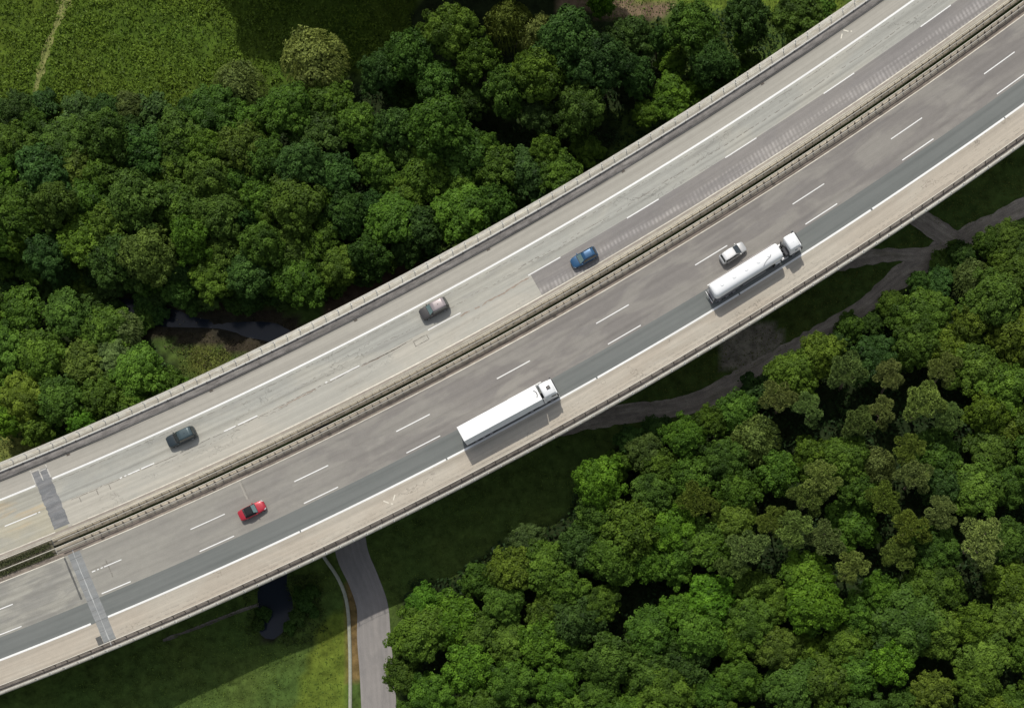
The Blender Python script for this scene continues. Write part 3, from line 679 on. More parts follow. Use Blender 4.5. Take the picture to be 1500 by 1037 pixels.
    for sg in (1, -1):
        if style == 'cabrio': continue
        xa, xc = gx(.08, xb0, xb1), gx(.86, xb0, xb1)
        panel('side_window', [(xa, sg * wb * .975, zb_ + .03), (xc, sg * wb * .975, zb_ + .03), (xr1 - .02, sg * wr * .985, zr - .07), (xr0 + .08, sg * wr * .985, zr - .07)], glass, root, off=.03)
    # lights, bumpers, mirrors
    for sg in (1, -1):
        panel('headlight', [(hl * .93, sg * hw * .60, belt * .76), (hl * .80, sg * hw * .86, belt * .80), (hl * .90, sg * hw * .84, belt * .62), (hl * .985, sg * hw * .60, belt * .60)], lampm, root, off=.05, th=.03)
        mb = MB(); mb.box(-hl * .985, -hl * .92, sg * hw * .62 - .14, sg * hw * .62 + .14, belt * .70, belt * .86); mb.build('tail_light', tailm, root, bevel=.02)
        mb = MB(); mb.box(xb1 - .32, xb1 - .16, sg * (hw + .02) - .10, sg * (hw + .02) + .10, belt, belt + .13); mb.build('mirror', body, root, bevel=.03)
    mb = MB(); mb.box(hl * .955, hl + .005, -hw * .42, hw * .42, .28, .42); mb.build('grille', blackp, root, bevel=.01)
    mb = MB(); mb.box(-hl - .02, -hl * .96, -hw * .62, hw * .62, .30, .46); mb.build('bumper', blackp if suv else body, root, bevel=.02)
    # cowl between bonnet and windscreen, bonnet shut lines
    mb = MB(); mb.box(xb1 - .06, xb1 + .05, -wb * .82, wb * .82, zb_ + .01, zb_ + .045); mb.build('wiper_cowl', blackp, root)
    if roofrails:
        for sg in (1, -1):
            mb = MB(); mb.tube((xr0 + .1, sg * wr * .86, zr + .07), (xr1 - .1, sg * wr * .86, zr + .07), .022, n=6)
            for xx in (xr0 + .15, (xr0 + xr1) / 2, xr1 - .15): mb.tube((xx, sg * wr * .86, zr), (xx, sg * wr * .86, zr + .07), .02, n=5)
            mb.build('roof_rail', blackp if roofrails == 'black' else rim, root)
    if sunroof: panel('sunroof', [(gx(.62, xr0, xr1), wr * .55, zr + .045), (gx(.62, xr0, xr1), -wr * .55, zr + .045), (xr1 - .08, -wr * .55, zr + .03), (xr1 - .08, wr * .55, zr + .03)], glass, root, off=.01, th=.01)
    for x in (-hl * .60, hl * .62):
        for sg in (1, -1): wheel(root, x, sg * (hw - .12), .34 if suv else .31)
    return root
def car_pos(s, d): return s, d
make_car('car', 'blue estate car with black roof rails on the dark grooved lane', 'car', 110.0, -17.35, -.02, 4.45, 1.80, 1.48, paint('metallic blue', (.018, .085, .19)), style='estate', forward=-1, roofrails='black', ws=glass2)
make_car('car', 'dark taupe boxy off-roader with paler roof driving down the upper carriageway', 'car', 84.8, -21.75, .0, 4.75, 1.92, 1.80, paint('dark taupe', (.06, .056, .054)), roof=paint('pale taupe roof', (.36, .31, .31)), style='suv', forward=-1, ws=glass2)
make_car('car', 'black blue off-road car beside the left thick white line near the bridge joint', 'car', 38.9, -21.25, .0, 4.80, 1.92, 1.72, paint('black blue', (.022, .035, .042)), roof=paint('slate roof', (.055, .085, .095)), style='suv', forward=-1)
make_car('car', 'silver white hatchback overtaking the tanker truck', 'car', 130.8, -5.95, .02, 4.45, 1.80, 1.50, paint('silver', (.50, .50, .49), .4), roof=paint('white roof', (.80, .79, .78), .05), style='hatch', forward=1)
make_car('car', 'red convertible with closed black soft top on the lower carriageway', 'car', 44.3, -6.15, .03, 4.45, 1.78, 1.38, paint('red', (.40, .012, .03), .15), roof=softtop, style='cabrio', forward=1, ws=glass2)

whitep = plain('white truck paint', (.86, .87, .87), .35, coat=.3, var=.02, scale=1)
whitet = plain('white trailer skin', (.88, .88, .87), .5, var=.02, scale=1); side = plain('pale grey trailer side', (.80, .82, .84), .5, var=.05, scale=1)
def truck_wheels(root, xs, hw=1.27):
    for x in xs:
        for sg in (1, -1): wheel(root, x, sg * (hw - .19), .50, .34)
def cab_parts(root, x0, x1, w, z0, z1, rnd=.22):
    """tractor cab between x0 (rear) and x1 (front)"""
    mb = MB(); mb.box(x0, x1, -w, w, z0, z1 - .55); cabo = mb.build('cab', whitep, root, bevel=rnd * .6, sm=True)
    # raised sloping roof
    secs = []
    for x, z, ww in ((x0 + .02, z1 - .10, w * .93), (x0 + .25, z1, w * .95), (x1 - .85, z1 - .02, w * .93), (x1 - .35, z1 - .22, w * .90), (x1 - .12, z1 - .62, w * .88)):
        secs.append([(x, ww, z1 - .9), (x, ww, z - .12), (x, ww * .90, z), (x, 0, z + .02), (x, -ww * .90, z), (x, -ww, z - .12), (x, -ww, z1 - .9)])
    loft('roof', secs, whitep, root)
    panel('windscreen', [(x1 - .02, w * .86, z1 - .75), (x1 - .02, -w * .86, z1 - .75), (x1 + .01, -w * .88, z1 - 1.65), (x1 + .01, w * .88, z1 - 1.65)], glass, root, off=.03)
    mb = MB(); mb.box(x1 - .22, x1 + .14, -w * .86, w * .86, z1 - .72, z1 - .64); mb.build('sun_visor', blackp, root, bevel=.02)
    mb = MB(); mb.box(x1 - .1, x1 + .06, -w, w, .35, .95); mb.build('bumper', whitep, root, bevel=.05)
    for sg in (1, -1):
        panel('side_window', [(x1 - 1.15, sg * w, z1 - 1.55), (x1 - .35, sg * w, z1 - 1.6), (x1 - .35, sg * w, z1 - .95), (x1 - 1.15, sg * w, z1 - .95)], glass, root, off=.02)
        mb = MB(); mb.box(x1 - .22, x1 + .02, sg * (w + .20) - .11, sg * (w + .20) + .11, z1 - 1.7, z1 - .95); mb.tube((x1 - .15, sg * w * .96, z1 - .98), (x1 - .1, sg * (w + .22), z1 - .98), .025, n=6); mb.build('mirror', blackp, root)
        panel('headlight', [(x1 + .05, sg * w * .95, .85), (x1 + .05, sg * w * .60, .85), (x1 + .05, sg * w * .60, .62), (x1 + .05, sg * w * .95, .62)], lampm, root, off=.03)
        mb = MB(); mb.box(x0 + .15, x1 - .3, sg * w - .03, sg * w + .04, .45, .62); mb.build('step', blackp, root)
def box_truck():
    s0, s1 = 79.4, 95.75; d = -1.58; sm_ = (s0 + s1) / 2
    root = empty('truck', RP(sm_, d, Z + .012), heading(sm_)); tag(root, 'white articulated box truck with a dark roof hatch on its cab', 'truck')
    L = s1 - s0; h = L / 2; w = 1.27
    # trailer body
    mb = MB(); mb.box(-h, h - 2.62, -w, w, 1.05, 3.98); tr = mb.build('trailer', side, root, bevel=.03)
    mb = MB(); mb.box(-h + .01, h - 2.63, -w + .04, w - .04, 3.975, 4.03); mb.build('trailer_roof', whitet, root, bevel=.02)
    mb = MB()
    for k in range(9): x = -h + .9 + k * 1.45; mb.box(x, x + .035, -w + .06, w - .06, 4.03, 4.036)
    mb.build('roof_bow', plain('faint roof bow', (.70, .70, .69), .6), tr)
    mb = MB(); mb.box(-h - .025, -h + .01, -w + .02, w - .02, 1.1, 3.96); rd = mb.build('rear_door', whitet, root, bevel=.01)
    mb = MB()
    for y in (-.5, -.15, .15, .5): mb.tube((-h - .05, y, 1.2), (-h - .05, y, 3.85), .02, n=6)
    mb.build('handle', rim, rd)
    mb = MB(); mb.box(-h + .2, h - 2.8, -.5, .5, .75, 1.05); mb.build('chassis', chassism, root)
    for sg in (1, -1):
        mb = MB(); mb.box(-h + .3, -h + 4.6, sg * w * .97 - .03, sg * w * .97 + .03, .62, 1.04); mb.build('side_guard', chassism, root)
        mb = MB(); mb.box(-h + 5.3, h - 5.6, sg * w * .93 - .02, sg * w * .93 + .02, .50, 1.0); mb.build('side_skirt', greym, root)
    # front air fairing seen as a curved dark slot in the trailer nose
    mb = MB(); n = 12
    pts = [(h - 2.95 - .30 * (abs(-.62 + 1.24 * i / n) / .62) ** 2, -.62 + 1.24 * i / n) for i in range(n + 1)]
    mb.add([(x - .07, y, 4.034) for x, y in pts] + [(x + .05, y, 4.034) for x, y in pts] + [(x - .07, y, 4.05) for x, y in pts] + [(x + .05, y, 4.05) for x, y in pts],
           [(n + 1 + i, n + 2 + i, i + 1, i) for i in range(n)] + [(2 * (n + 1) + i, 2 * (n + 1) + i + 1, 3 * (n + 1) + i + 1, 3 * (n + 1) + i) for i in range(n)])
    mb.build('air_slot', blackp, root)
    mb = MB(); mb.box(-h - .06, -h + .04, -w * .95, w * .95, .45, .62); mb.build('bumper', greym, root)
    for sg in (1, -1):
        mb = MB(); mb.box(-h - .08, -h - .02, sg * .95 - .2, sg * .95 + .2, .68, .85); mb.build('tail_light', tailm, root, bevel=.01)
    # cab
    cab_parts(root, h - 2.18, h, 1.20, .75, 3.85)
    mb = MB(); mb.box(h - 1.28, h - .68, -.28, .30, 3.85, 3.905); hatch = mb.build('roof_hatch', plain('dark hatch glass', (.06, .055, .055), .3, var=.2), root, bevel=.02)
    mb = MB(); mb.box(h - 1.16, h - .80, -.10, .12, 3.905, 3.93); mb.build('hatch_vent', plain('brown grey', (.2, .18, .17), .6), hatch)
    # side deflectors and roof deflector, curved at the back
    for sg in (1, -1):
        mb = MB(); mb.add([(h - 2.5, sg * 1.22, .8), (h - 2.14, sg * 1.20, .8), (h - 2.14, sg * 1.18, 3.6), (h - 2.5, sg * 1.12, 3.75), (h - 2.5, sg * 1.26, .8), (h - 2.14, sg * 1.24, .8), (h - 2.14, sg * 1.22, 3.6), (h - 2.5, sg * 1.16, 3.75)], [(0, 1, 2, 3), (7, 6, 5, 4), (0, 4, 5, 1), (3, 2, 6, 7), (0, 3, 7, 4), (1, 5, 6, 2)])
        mb.build('air_deflector', whitep, root)
    mb = MB(); mb.box(h - 5.4, h - .4, -.45, .45, .55, .95); mb.build('tractor_frame', chassism, root)
    for sg in (1, -1): mb = MB(); mb.box(h - 3.6, h - 2.5, sg * 1.05 - .18, sg * 1.05 + .18, .5, 1.0); mb.build('fuel_tank', rim, root, bevel=.08)
    truck_wheels(root, [-h + 1.6, -h + 2.9, -h + 4.2, h - 4.9, h - 1.35])
box_truck()
def tanker():
    s0, s1 = 123.9, 140.15; d = -1.95; sm_ = (s0 + s1) / 2
    root = empty('truck', RP(sm_, d, Z + .012), heading(sm_)); tag(root, 'white tanker truck with a rounded tank and open gap behind its cab', 'truck')
    h = (s1 - s0) / 2; w = 1.26
    # tank: rounded trapezoid section, domed ends
    xs = [-h + .55, -h + .62, -h + .80, -h + 1.1, h - 3.75, h - 3.50, h - 3.36]; kk = [.62, .82, .94, 1, 1, .97, .90]
    secs = []
    for x, k in zip(xs, kk):
        ring = []
        for i in range(28):
            t = 2 * math.pi * i / 28; c, s_ = math.cos(t), math.sin(t)
            yy = abs(c) ** .62 * math.copysign(1, c) * w * k; zz = abs(s_) ** .62 * math.copysign(1, s_) * 1.10 * k
            ring.append((x, yy, 2.45 + zz))
        secs.append(ring)
    tank = loft('tank', secs, whitep, root)
    mb = MB(); mb.box(-h + .9, h - 4.0, w * .98, w * 1.0, 3.2, 3.3); 
    mb.build('spill_rail', plain('pinkish white rail', (.66, .60, .60), .5, var=.1), root)
    mb = MB()
    for x in (-h + 2.4, -h + 4.6, -h + 6.8, -h + 9.0, -h + 10.9): mb.tube((x, 0.05, 3.5), (x, 0.05, 3.62), .30, n=18)
    mb.build('manhole_cover', whitep, root, sm=False, bevel=.03)
    mb = MB(); hose = [(h - 5.0, -.05), (h - 5.3, -.35), (h - 5.9, -.45), (h - 6.5, -.72), (h - 6.9, -1.0)]
    for a, b in zip(hose, hose[1:]): mb.tube((a[0], a[1] * 1.0, 3.60 - .35 * max(0, abs(a[1]) - .5)), (b[0], b[1], 3.60 - .35 * max(0, abs(b[1]) - .5)), .035, n=6)
    mb.build('hose', greym, root)
    # rear frame, bumper and ladder
    mb = MB(); mb.box(-h, -h + .10, -1.05, 1.05, .82, .98); mb.build('bumper', plain('white bumper', (.8, .8, .8), .5), root, bevel=.02)
    mb = MB()
    for y in (.75, 1.05): mb.tube((-h + .42, y, .9), (-h + .50, y * .8, 3.5), .03, n=6)
    for z in (1.2, 1.6, 2.0, 2.4, 2.8, 3.2): mb.tube((-h + .45, .70, z), (-h + .45, 1.0, z), .02, n=5)
    mb.build('ladder', greym, root)
    mb = MB(); mb.box(-h + .25, -h + .60, -.9, .9, 1.1, 1.7); mb.tube((-h + .15, -.4, 1.2), (-h + .6, -.4, 1.2), .12); mb.tube((-h + .15, .2, 1.2), (-h + .6, .2, 1.2), .12); mb.tube((-h + .2, -1.0, 1.0), (-h + .2, -1.0, 2.4), .05); mb.build('valve_box', greym, root)
    mb = MB(); mb.box(-h + .1, h - 3.8, -.45, .45, .85, 1.35); mb.build('chassis', chassism, root)
    for sg in (1, -1):
        mb = MB(); mb.box(-h + .5, -h + 5.0, sg * 1.12 - .16, sg * 1.12 + .16, 1.05, 1.09); mb.build('mudguard', plain('mudguard', (.2, .2, .21), .6), root)
        mb = MB(); mb.box(-h + 5.6, h - 6.4, sg * 1.18 - .02, sg * 1.18 + .02, .55, 1.0); mb.build('side_guard', greym, root)
        mb = MB(); mb.box(-h - .02, -h + .02, sg * .85 - .17, sg * .85 + .17, .66, .80); mb.build('tail_light', tailm, root)
    mb = MB(); mb.box(h - 4.6, h - 3.7, -.9, -.4, 1.0, 1.5); mb.box(h - 4.7, h - 3.75, 1.0, 1.26, 1.0, 1.3); mb.box(h - 4.7, h - 3.75, -1.26, -1.0, 1.0, 1.3); mb.build('tool_box', whitep, root, bevel=.03)
    # tractor
    cab_parts(root, h - 2.02, h, 1.20, .75, 3.60, .3)
    mb = MB(); mb.box(h - 1.35, h - .85, -.25, .25, 3.59, 3.63); mb.build('roof_hatch', whitep, root, bevel=.015)
    mb = MB(); mb.box(h - 6.0, h - .3, -.42, .42, .60, .98); mb.build('tractor_frame', chassism, root)
    mb = MB(); mb.box(h - 2.75, h - 2.15, -1.05, .15, .95, 2.1); mb.tube((h - 2.55, .9, .9), (h - 2.55, .9, 3.1), .10, n=10); mb.tube((h - 2.5, .55, .9), (h - 2.5, .55, 2.6), .14, n=10); mb.build('exhaust_stack', chassism, root)
    mb = MB(); mb.box(h - 3.3, h - 2.9, -.75, .6, .98, 1.10); mb.tube((h - 3.5, .3, 1.4), (h - 2.2, .2, 1.6), .05, n=6); mb.tube((h - 3.5, -.3, 1.4), (h - 2.2, -.35, 1.6), .05, n=6); mb.build('catwalk', rim, root)
    for sg in (1, -1): mb = MB(); mb.box(h - 3.5, h - 2.3, sg * 1.03 - .2, sg * 1.03 + .2, .5, 1.05); mb.build('fuel_tank', rim, root, bevel=.08)
    truck_wheels(root, [-h + 1.3, -h + 2.6, -h + 3.9, h - 4.6, h - 1.35])
tanker()

# ------------------------------------------------------------------ vegetation
def leaf_quads(P, Nr, size, asp=.6, jitter=.9):
    """one folded leaf card per point; returns verts, faces"""
    n = len(P); Nr = Nr + jitter * rng.normal(size=(n, 3)); Nr /= np.linalg.norm(Nr, axis=1)[:, None]
    T = np.cross(Nr, rng.normal(size=(n, 3))); T /= np.linalg.norm(T, axis=1)[:, None]; B = np.cross(Nr, T)
    a = size[:, None]; b = a * asp
    V = np.stack([P - T * a, P - B * b + Nr * a * .12, P + T * a, P + B * b + Nr * a * .12], 1)
    F = np.arange(n * 4).reshape(n, 4)
    return V.reshape(-1, 3), F
def sphere_dirs(n, zmin=-1.0):
    u = rng.normal(size=(int(n * 2.6) + 20, 3)); u /= np.linalg.norm(u, axis=1)[:, None]; u = u[u[:, 2] > zmin]
    return u[:n]
def crown_broad(seed, R=4.2, H=11.0, nl=24, leaves=700, lsz=(.135, .255), flat=.8, spread=.72, lob=(.26, .40), jit=.48, squash=.12):
    global rng
    rng = np.random.default_rng(seed); zc = H * .63
    lobes = []
    for k in range(nl):
        ph = 2.399963 * k + rng.uniform(-.4, .4); t = (k + .5) / nl; el = math.pi / 2 - t * 1.75
        rr = spread * rng.uniform(.70, 1.16)
        c = np.array([math.cos(ph) * math.cos(el) * R * rr, math.sin(ph) * math.cos(el) * R * rr, zc + math.sin(el) * R * flat * rr * (1 if el > 0 else 1.4)])
        lobes.append((c, R * rng.uniform(*lob)))
    P = []; Nn = []; S = []; T = []
    for c, r in lobes:
        lt = rng.uniform(.25, .75)
        m = int(leaves * (r / (R * .33)) ** 2); ns = 15
        su = sphere_dirs(ns, -.45); ns = len(su)
        for q in range(ns):          # sprigs: small clumps of leaves with gaps between them
            sr = r * rng.uniform(.26, .46); scn = c + su[q] * r * rng.uniform(.72, 1.08) * np.array([1, 1, .85]); mm = max(8, int(m / ns * (sr / (r * .36)) ** 2))
            u = sphere_dirs(mm, -.5); p = scn + u * sr * (1 - .45 * rng.random((len(u), 1)) ** 2) * np.array([1, 1, .75])
            P.append(p); Nn.append(u * .75 + su[q] * .35 + np.array([0, 0, .45])); S.append(rng.uniform(*lsz, len(u)))
            st = np.clip(lt + rng.normal(0, .13), .05, .95); T.append(np.clip(st + rng.normal(0, .07, len(u)), 0, 1))
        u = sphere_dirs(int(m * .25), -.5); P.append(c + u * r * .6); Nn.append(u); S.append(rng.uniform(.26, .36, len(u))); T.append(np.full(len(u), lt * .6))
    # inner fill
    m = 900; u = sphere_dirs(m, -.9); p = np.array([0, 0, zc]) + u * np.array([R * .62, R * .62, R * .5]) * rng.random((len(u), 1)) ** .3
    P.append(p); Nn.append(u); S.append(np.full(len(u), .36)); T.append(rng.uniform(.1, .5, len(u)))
    # stray twigs beyond the outline
    m = 260; u = sphere_dirs(m, -.2); li = rng.integers(0, nl, len(u)); C_ = np.array([lobes[i][0] for i in li]); r_ = np.array([lobes[i][1] for i in li])
    P.append(C_ + u * (r_ * rng.uniform(1.0, 1.28, len(u)))[:, None]); Nn.append(u); S.append(rng.uniform(.14, .24, len(u))); T.append(rng.uniform(.3, .9, len(u)))
    P = np.concatenate(P); Nn = np.concatenate(Nn); S = np.concatenate(S); T = np.concatenate(T)
    V, F = leaf_quads(P, Nn, S * .92, .62, jit)
    return V, F, np.repeat(T, 4), lobes, zc
def crown_pine(seed, R=3.6, H=13.0, nc=13):
    global rng
    rng = np.random.default_rng(seed); zc = H * .84; lobes = []
    for k in range(nc):
        ph = 2.399963 * k + rng.uniform(-.5, .5); rr = math.sqrt((k + .4) / nc) * R * rng.uniform(.75, 1.02)
        lobes.append((np.array([math.cos(ph) * rr, math.sin(ph) * rr, zc + R * .42 * (1 - (rr / R) ** 2) + rng.uniform(-.5, .5)]), R * rng.uniform(.24, .40)))
    P = []; Nn = []; T = []; S = []
    for c, r in lobes:
        lt = rng.uniform(.3, .8); m = int(95 * (r / (R * .32)) ** 2)
        u = sphere_dirs(m, -.25); tc = c + u * r * np.array([1, 1, .55]) * (1 - .35 * rng.random((len(u), 1)) ** 2)
        # tufts: radiating needles
        tt = rng.normal(0, .2, len(u))
        for q in range(9):
            dd = rng.normal(size=(len(u), 3)); dd /= np.linalg.norm(dd, axis=1)[:, None]; dd = dd + u * .5 + np.array([0, 0, .35]); dd /= np.linalg.norm(dd, axis=1)[:, None]
            P.append(tc + dd * .16); Nn.append(dd); S.append(rng.uniform(.16, .26, len(u))); T.append(np.clip(lt + tt + rng.normal(0, .08, len(u)), 0, 1))
    P = np.concatenate(P); D = np.concatenate(Nn); S = np.concatenate(S); T = np.concatenate(T); n = len(P)
    side = np.cross(D, rng.normal(size=(n, 3))); side /= np.linalg.norm(side, axis=1)[:, None]
    a = S[:, None]; V = np.stack([P - D * a, P - side * a * .30, P + D * a, P + side * a * .30], 1).reshape(-1, 3)
    return V, np.arange(n * 4).reshape(n, 4), np.repeat(T, 4), lobes, zc
def crown_willow(seed, R=4.2, H=9.0):
    """pale feathery crown of drooping sprays"""
    global rng
    rng = np.random.default_rng(seed); zc = H * .58; V_, F_, T_, lobes, _ = crown_broad(seed, R, H, 30, 300, (.14, .22), .85, .74, (.20, .32))
    rng = np.random.default_rng(seed + 5)
    P = []; D = []; T = []; S = []
    for k in range(900):
        u = sphere_dirs(1, -.1)[0]; c = np.array([0, 0, zc]) + u * np.array([R * .95, R * .95, R * .85]); lt = rng.uniform(.5, 1)
        out = np.array([u[0], u[1], 0]) * .5
        for q in range(6):
            P.append(c + out * q * .16 + np.array([0, 0, -.13 * q + .25]) + rng.normal(0, .05, 3)); D.append(np.array([u[0] * .7, u[1] * .7, -.7])); T.append(lt); S.append(.18)
    P = np.array(P); D = np.array(D); S = np.array(S)[:, None]; n = len(P)
    side = np.cross(D, rng.normal(size=(n, 3)) + np.array([0, 0, .5])); side /= np.linalg.norm(side, axis=1)[:, None]
    V = np.stack([P - D * S, P - side * S * .35, P + D * S, P + side * S * .35], 1).reshape(-1, 3)
    V = np.concatenate([V_, V]); T = np.concatenate([T_, np.repeat(np.array(T), 4)])
    return V, np.arange(len(V)).reshape(-1, 4), T, lobes, zc
def trunk_mb(lobes, zc, H, r=.24, bend=.25, frac=.92):
    mb = MB(); top = Vector((random.uniform(-bend, bend), random.uniform(-bend, bend), zc * frac)); prev = Vector((0, 0, -.8)); n = 5; pts = [prev]
    for i in range(1, n + 1):
        t = i / n; pts.append(Vector((top.x * t + random.uniform(-.08, .08), top.y * t + random.uniform(-.08, .08), -.8 + (top.z + .8) * t)))
    for i in range(n): mb.tube(pts[i], pts[i + 1], r * (1.25 - i / n * .8), r * (1.25 - (i + 1) / n * .8), 8, cap=(i in (0, n - 1)))
    for c, rr in lobes[::2]:
        b = pts[random.choice([n - 2, n - 1, n])]; c = Vector(c); m = b.lerp(c, .5) + Vector((0, 0, -.25)); mb.tube(b, m, r * .38, r * .26, 5, False); mb.tube(m, c, r * .26, r * .08, 5, False)
    return mb
class Proto: pass
protos = {}
def make_proto(key, name, gen, leafm, barkm, **kw):
    V, F, T, lobes, zc = gen(**kw); p = Proto(); p.name = name
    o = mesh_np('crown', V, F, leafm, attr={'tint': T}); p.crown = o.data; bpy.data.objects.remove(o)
    H = kw.get('H', 11); o = trunk_mb(lobes, zc, H, r=.024 * H).build('trunk', barkm, sm=True); p.trunk = o.data; bpy.data.objects.remove(o)
    p.R = kw.get('R', 4.2); p.H = H; protos[key] = p
random.seed(21)
make_proto('b1', 'broadleaf_tree', crown_broad, M['leaf'], M['bark'], seed=1, R=4.2, H=11)
make_proto('b2', 'broadleaf_tree', crown_broad, M['leaf'], M['bark'], seed=2, R=4.2, H=11, nl=18, lob=(.32, .46), leaves=800)
make_proto('b3', 'broadleaf_tree', crown_broad, M['leaf'], M['bark'], seed=3, R=4.2, H=11, nl=32, lob=(.20, .32), leaves=600)
make_proto('b4', 'broadleaf_tree', crown_broad, M['leaf'], M['bark'], seed=4, R=4.2, H=12, nl=26, lob=(.24, .40), spread=.80, flat=1.0)
make_proto('b5', 'broadleaf_tree', crown_broad, M['leaf'], M['bark'], seed=5, R=4.2, H=10, nl=20, lob=(.26, .44), spread=.76, flat=.7, lsz=(.17, .29), leaves=600)
make_proto('d1', 'broadleaf_tree', crown_broad, M['leaf'], M['bark'], seed=6, R=4.2, H=11, nl=36, lob=(.16, .26), spread=.86, leaves=420, lsz=(.13, .22))
make_proto('p1', 'pine_tree', crown_pine, M['needle'], M['palebark'], seed=7)
make_proto('p2', 'pine_tree', crown_pine, M['needle'], M['palebark'], seed=8, nc=17)
make_proto('p3', 'pine_tree', crown_pine, M['needle'], M['palebark'], seed=9, nc=10)
make_proto('w1', 'willow_tree', crown_willow, M['leaf'], M['bark'], seed=10)
make_proto('s1', 'shrub', crown_broad, M['leaf'], M['bark'], seed=12, R=2.0, H=2.8, nl=12, lob=(.34, .5), leaves=230, lsz=(.12, .22), flat=.7)
make_proto('s2', 'shrub', crown_broad, M['leaf'], M['bark'], seed=13, R=2.0, H=2.4, nl=9, lob=(.32, .55), leaves=240, lsz=(.14, .24), flat=.6)

COLS = {  # pigment of each kind
 'mid green': (.050, .096, .012), 'fresh green': (.064, .122, .013), 'bright green': (.070, .150, .012), 'dark green': (.032, .066, .012), 'yellow green': (.076, .122, .013),
 'blue green': (.040, .084, .016), 'olive': (.074, .110, .018), 'grey green': (.098, .134, .036), 'pale green': (.120, .165, .046), 'brown green': (.062, .090, .020)}
trees = []   # (key, px, py, radius m, height scale, colour, note)
def T(key, px, py, rad, col, hs=1.0, note=None): trees.append([key, px, py, rad, hs, col, note])
# --- trees that can be told apart, at their crown centres in the photo
T('w1', 455, 78, 5.0, 'pale green', 1.0, 'tall pale feathery willow standing out at the edge of the shaded meadow')
T('w1', 345, 120, 4.2, 'grey green', .9, 'leaning grey green willow at the corner of the bright meadow')
T('b2', 660, 42, 4.3, 'fresh green', 1.25); T('b1', 600, 85, 4.0, 'mid green', 1.2); T('w1', 745, 28, 3.8, 'olive', 1.25); T('w1', 790, 45, 3.6, 'grey green', 1.2); T('b3', 700, 85, 4.0, 'mid green', 1.2)
T('b4', 830, 60, 4.6, 'blue green', 1.25); T('b1', 790, 110, 4.6, 'mid green', 1.3); T('b2', 880, 100, 4.6, 'dark green', 1.3); T('b3', 740, 130, 4.0, 'mid green', 1.15); T('b1', 640, 120, 3.6, 'mid green', 1.1); T('b5', 920, 55, 3.6, 'blue green', 1.0); T('b2', 850, 155, 4.2, 'mid green', 1.1); T('b4', 560, 110, 3.2, 'dark green', 1); T('b1', 930, 110, 3.4, 'dark green', .9); T('b3', 690, 150, 3.0, 'dark green', .9); T('b2', 790, 165, 3.2, 'dark green', .9)
T('b1', 1015, 45, 4.3, 'mid green', 1.25, 'tall dark round tree right of the bare brown clearing'); T('b3', 1095, 25, 4.0, 'dark green', 1.2); T('b2', 1172, 28, 4.0, 'mid green', 1.0, 'round tree tucked against the bridge near the top edge'); T('b4', 1045, 95, 3.6, 'dark green', 1.1)
T('b5', 985, 88, 2.4, 'fresh green', .7); T('b1', 1088, 62, 1.7, 'bright green', .6); T('b5', 985, 140, 3.6, 'bright green', .75, 'wide low bright green tree beside the upper walkway'); T('s1', 1065, 103, 2.4, 'fresh green', 1.3); T('s1', 1030, 122, 2.2, 'fresh green', 1.2); T('s1', 1100, 95, 1.6, 'mid green', 1.1); T('b5', 860, 218, 2.6, 'fresh green', .6); T('s1', 880, 8, 2.2, 'bright green', 1.3); T('b3', 945, 165, 2.4, 'fresh green', .6)
T('s1', 1205, 20, 2.0, 'fresh green', 1.0); T('b5', 960, 60, 2.4, 'blue green', .9)
# lower left clump
for a in [('b3', 30, 455, 4.0, 'mid green'), ('b1', 95, 460, 3.8, 'mid green'), ('b5', 150, 480, 4.0, 'fresh green'), ('w1', 175, 478, 3.0, 'grey green'), ('b3', 120, 530, 4.0, 'olive'), ('b1', 60, 520, 4.2, 'fresh green'), ('b2', 5, 510, 4.0, 'fresh green'),
          ('b4', 205, 545, 4.4, 'fresh green'), ('b3', 150, 580, 3.8, 'mid green'), ('b1', 90, 585, 4.0, 'mid green'), ('b2', 30, 580, 3.8, 'yellow green'), ('b5', 250, 560, 2.6, 'mid green'), ('b5', 50, 628, 2.6, 'yellow green'), ('b1', 200, 592, 3.0, 'fresh green'), ('b3', 120, 620, 2.6, 'bright green'), ('b3', -10, 560, 3.6, 'mid green'), ('b1', 5, 615, 2.6, 'bright green'), ('b2', -25, 460, 4, 'mid green'), ('s1', 262, 572, 1.9, 'fresh green'), ('s1', 85, 640, 1.6, 'fresh green'), ('b1', 170, 525, 3, 'grey green')]:
    T(*a, hs=.8)
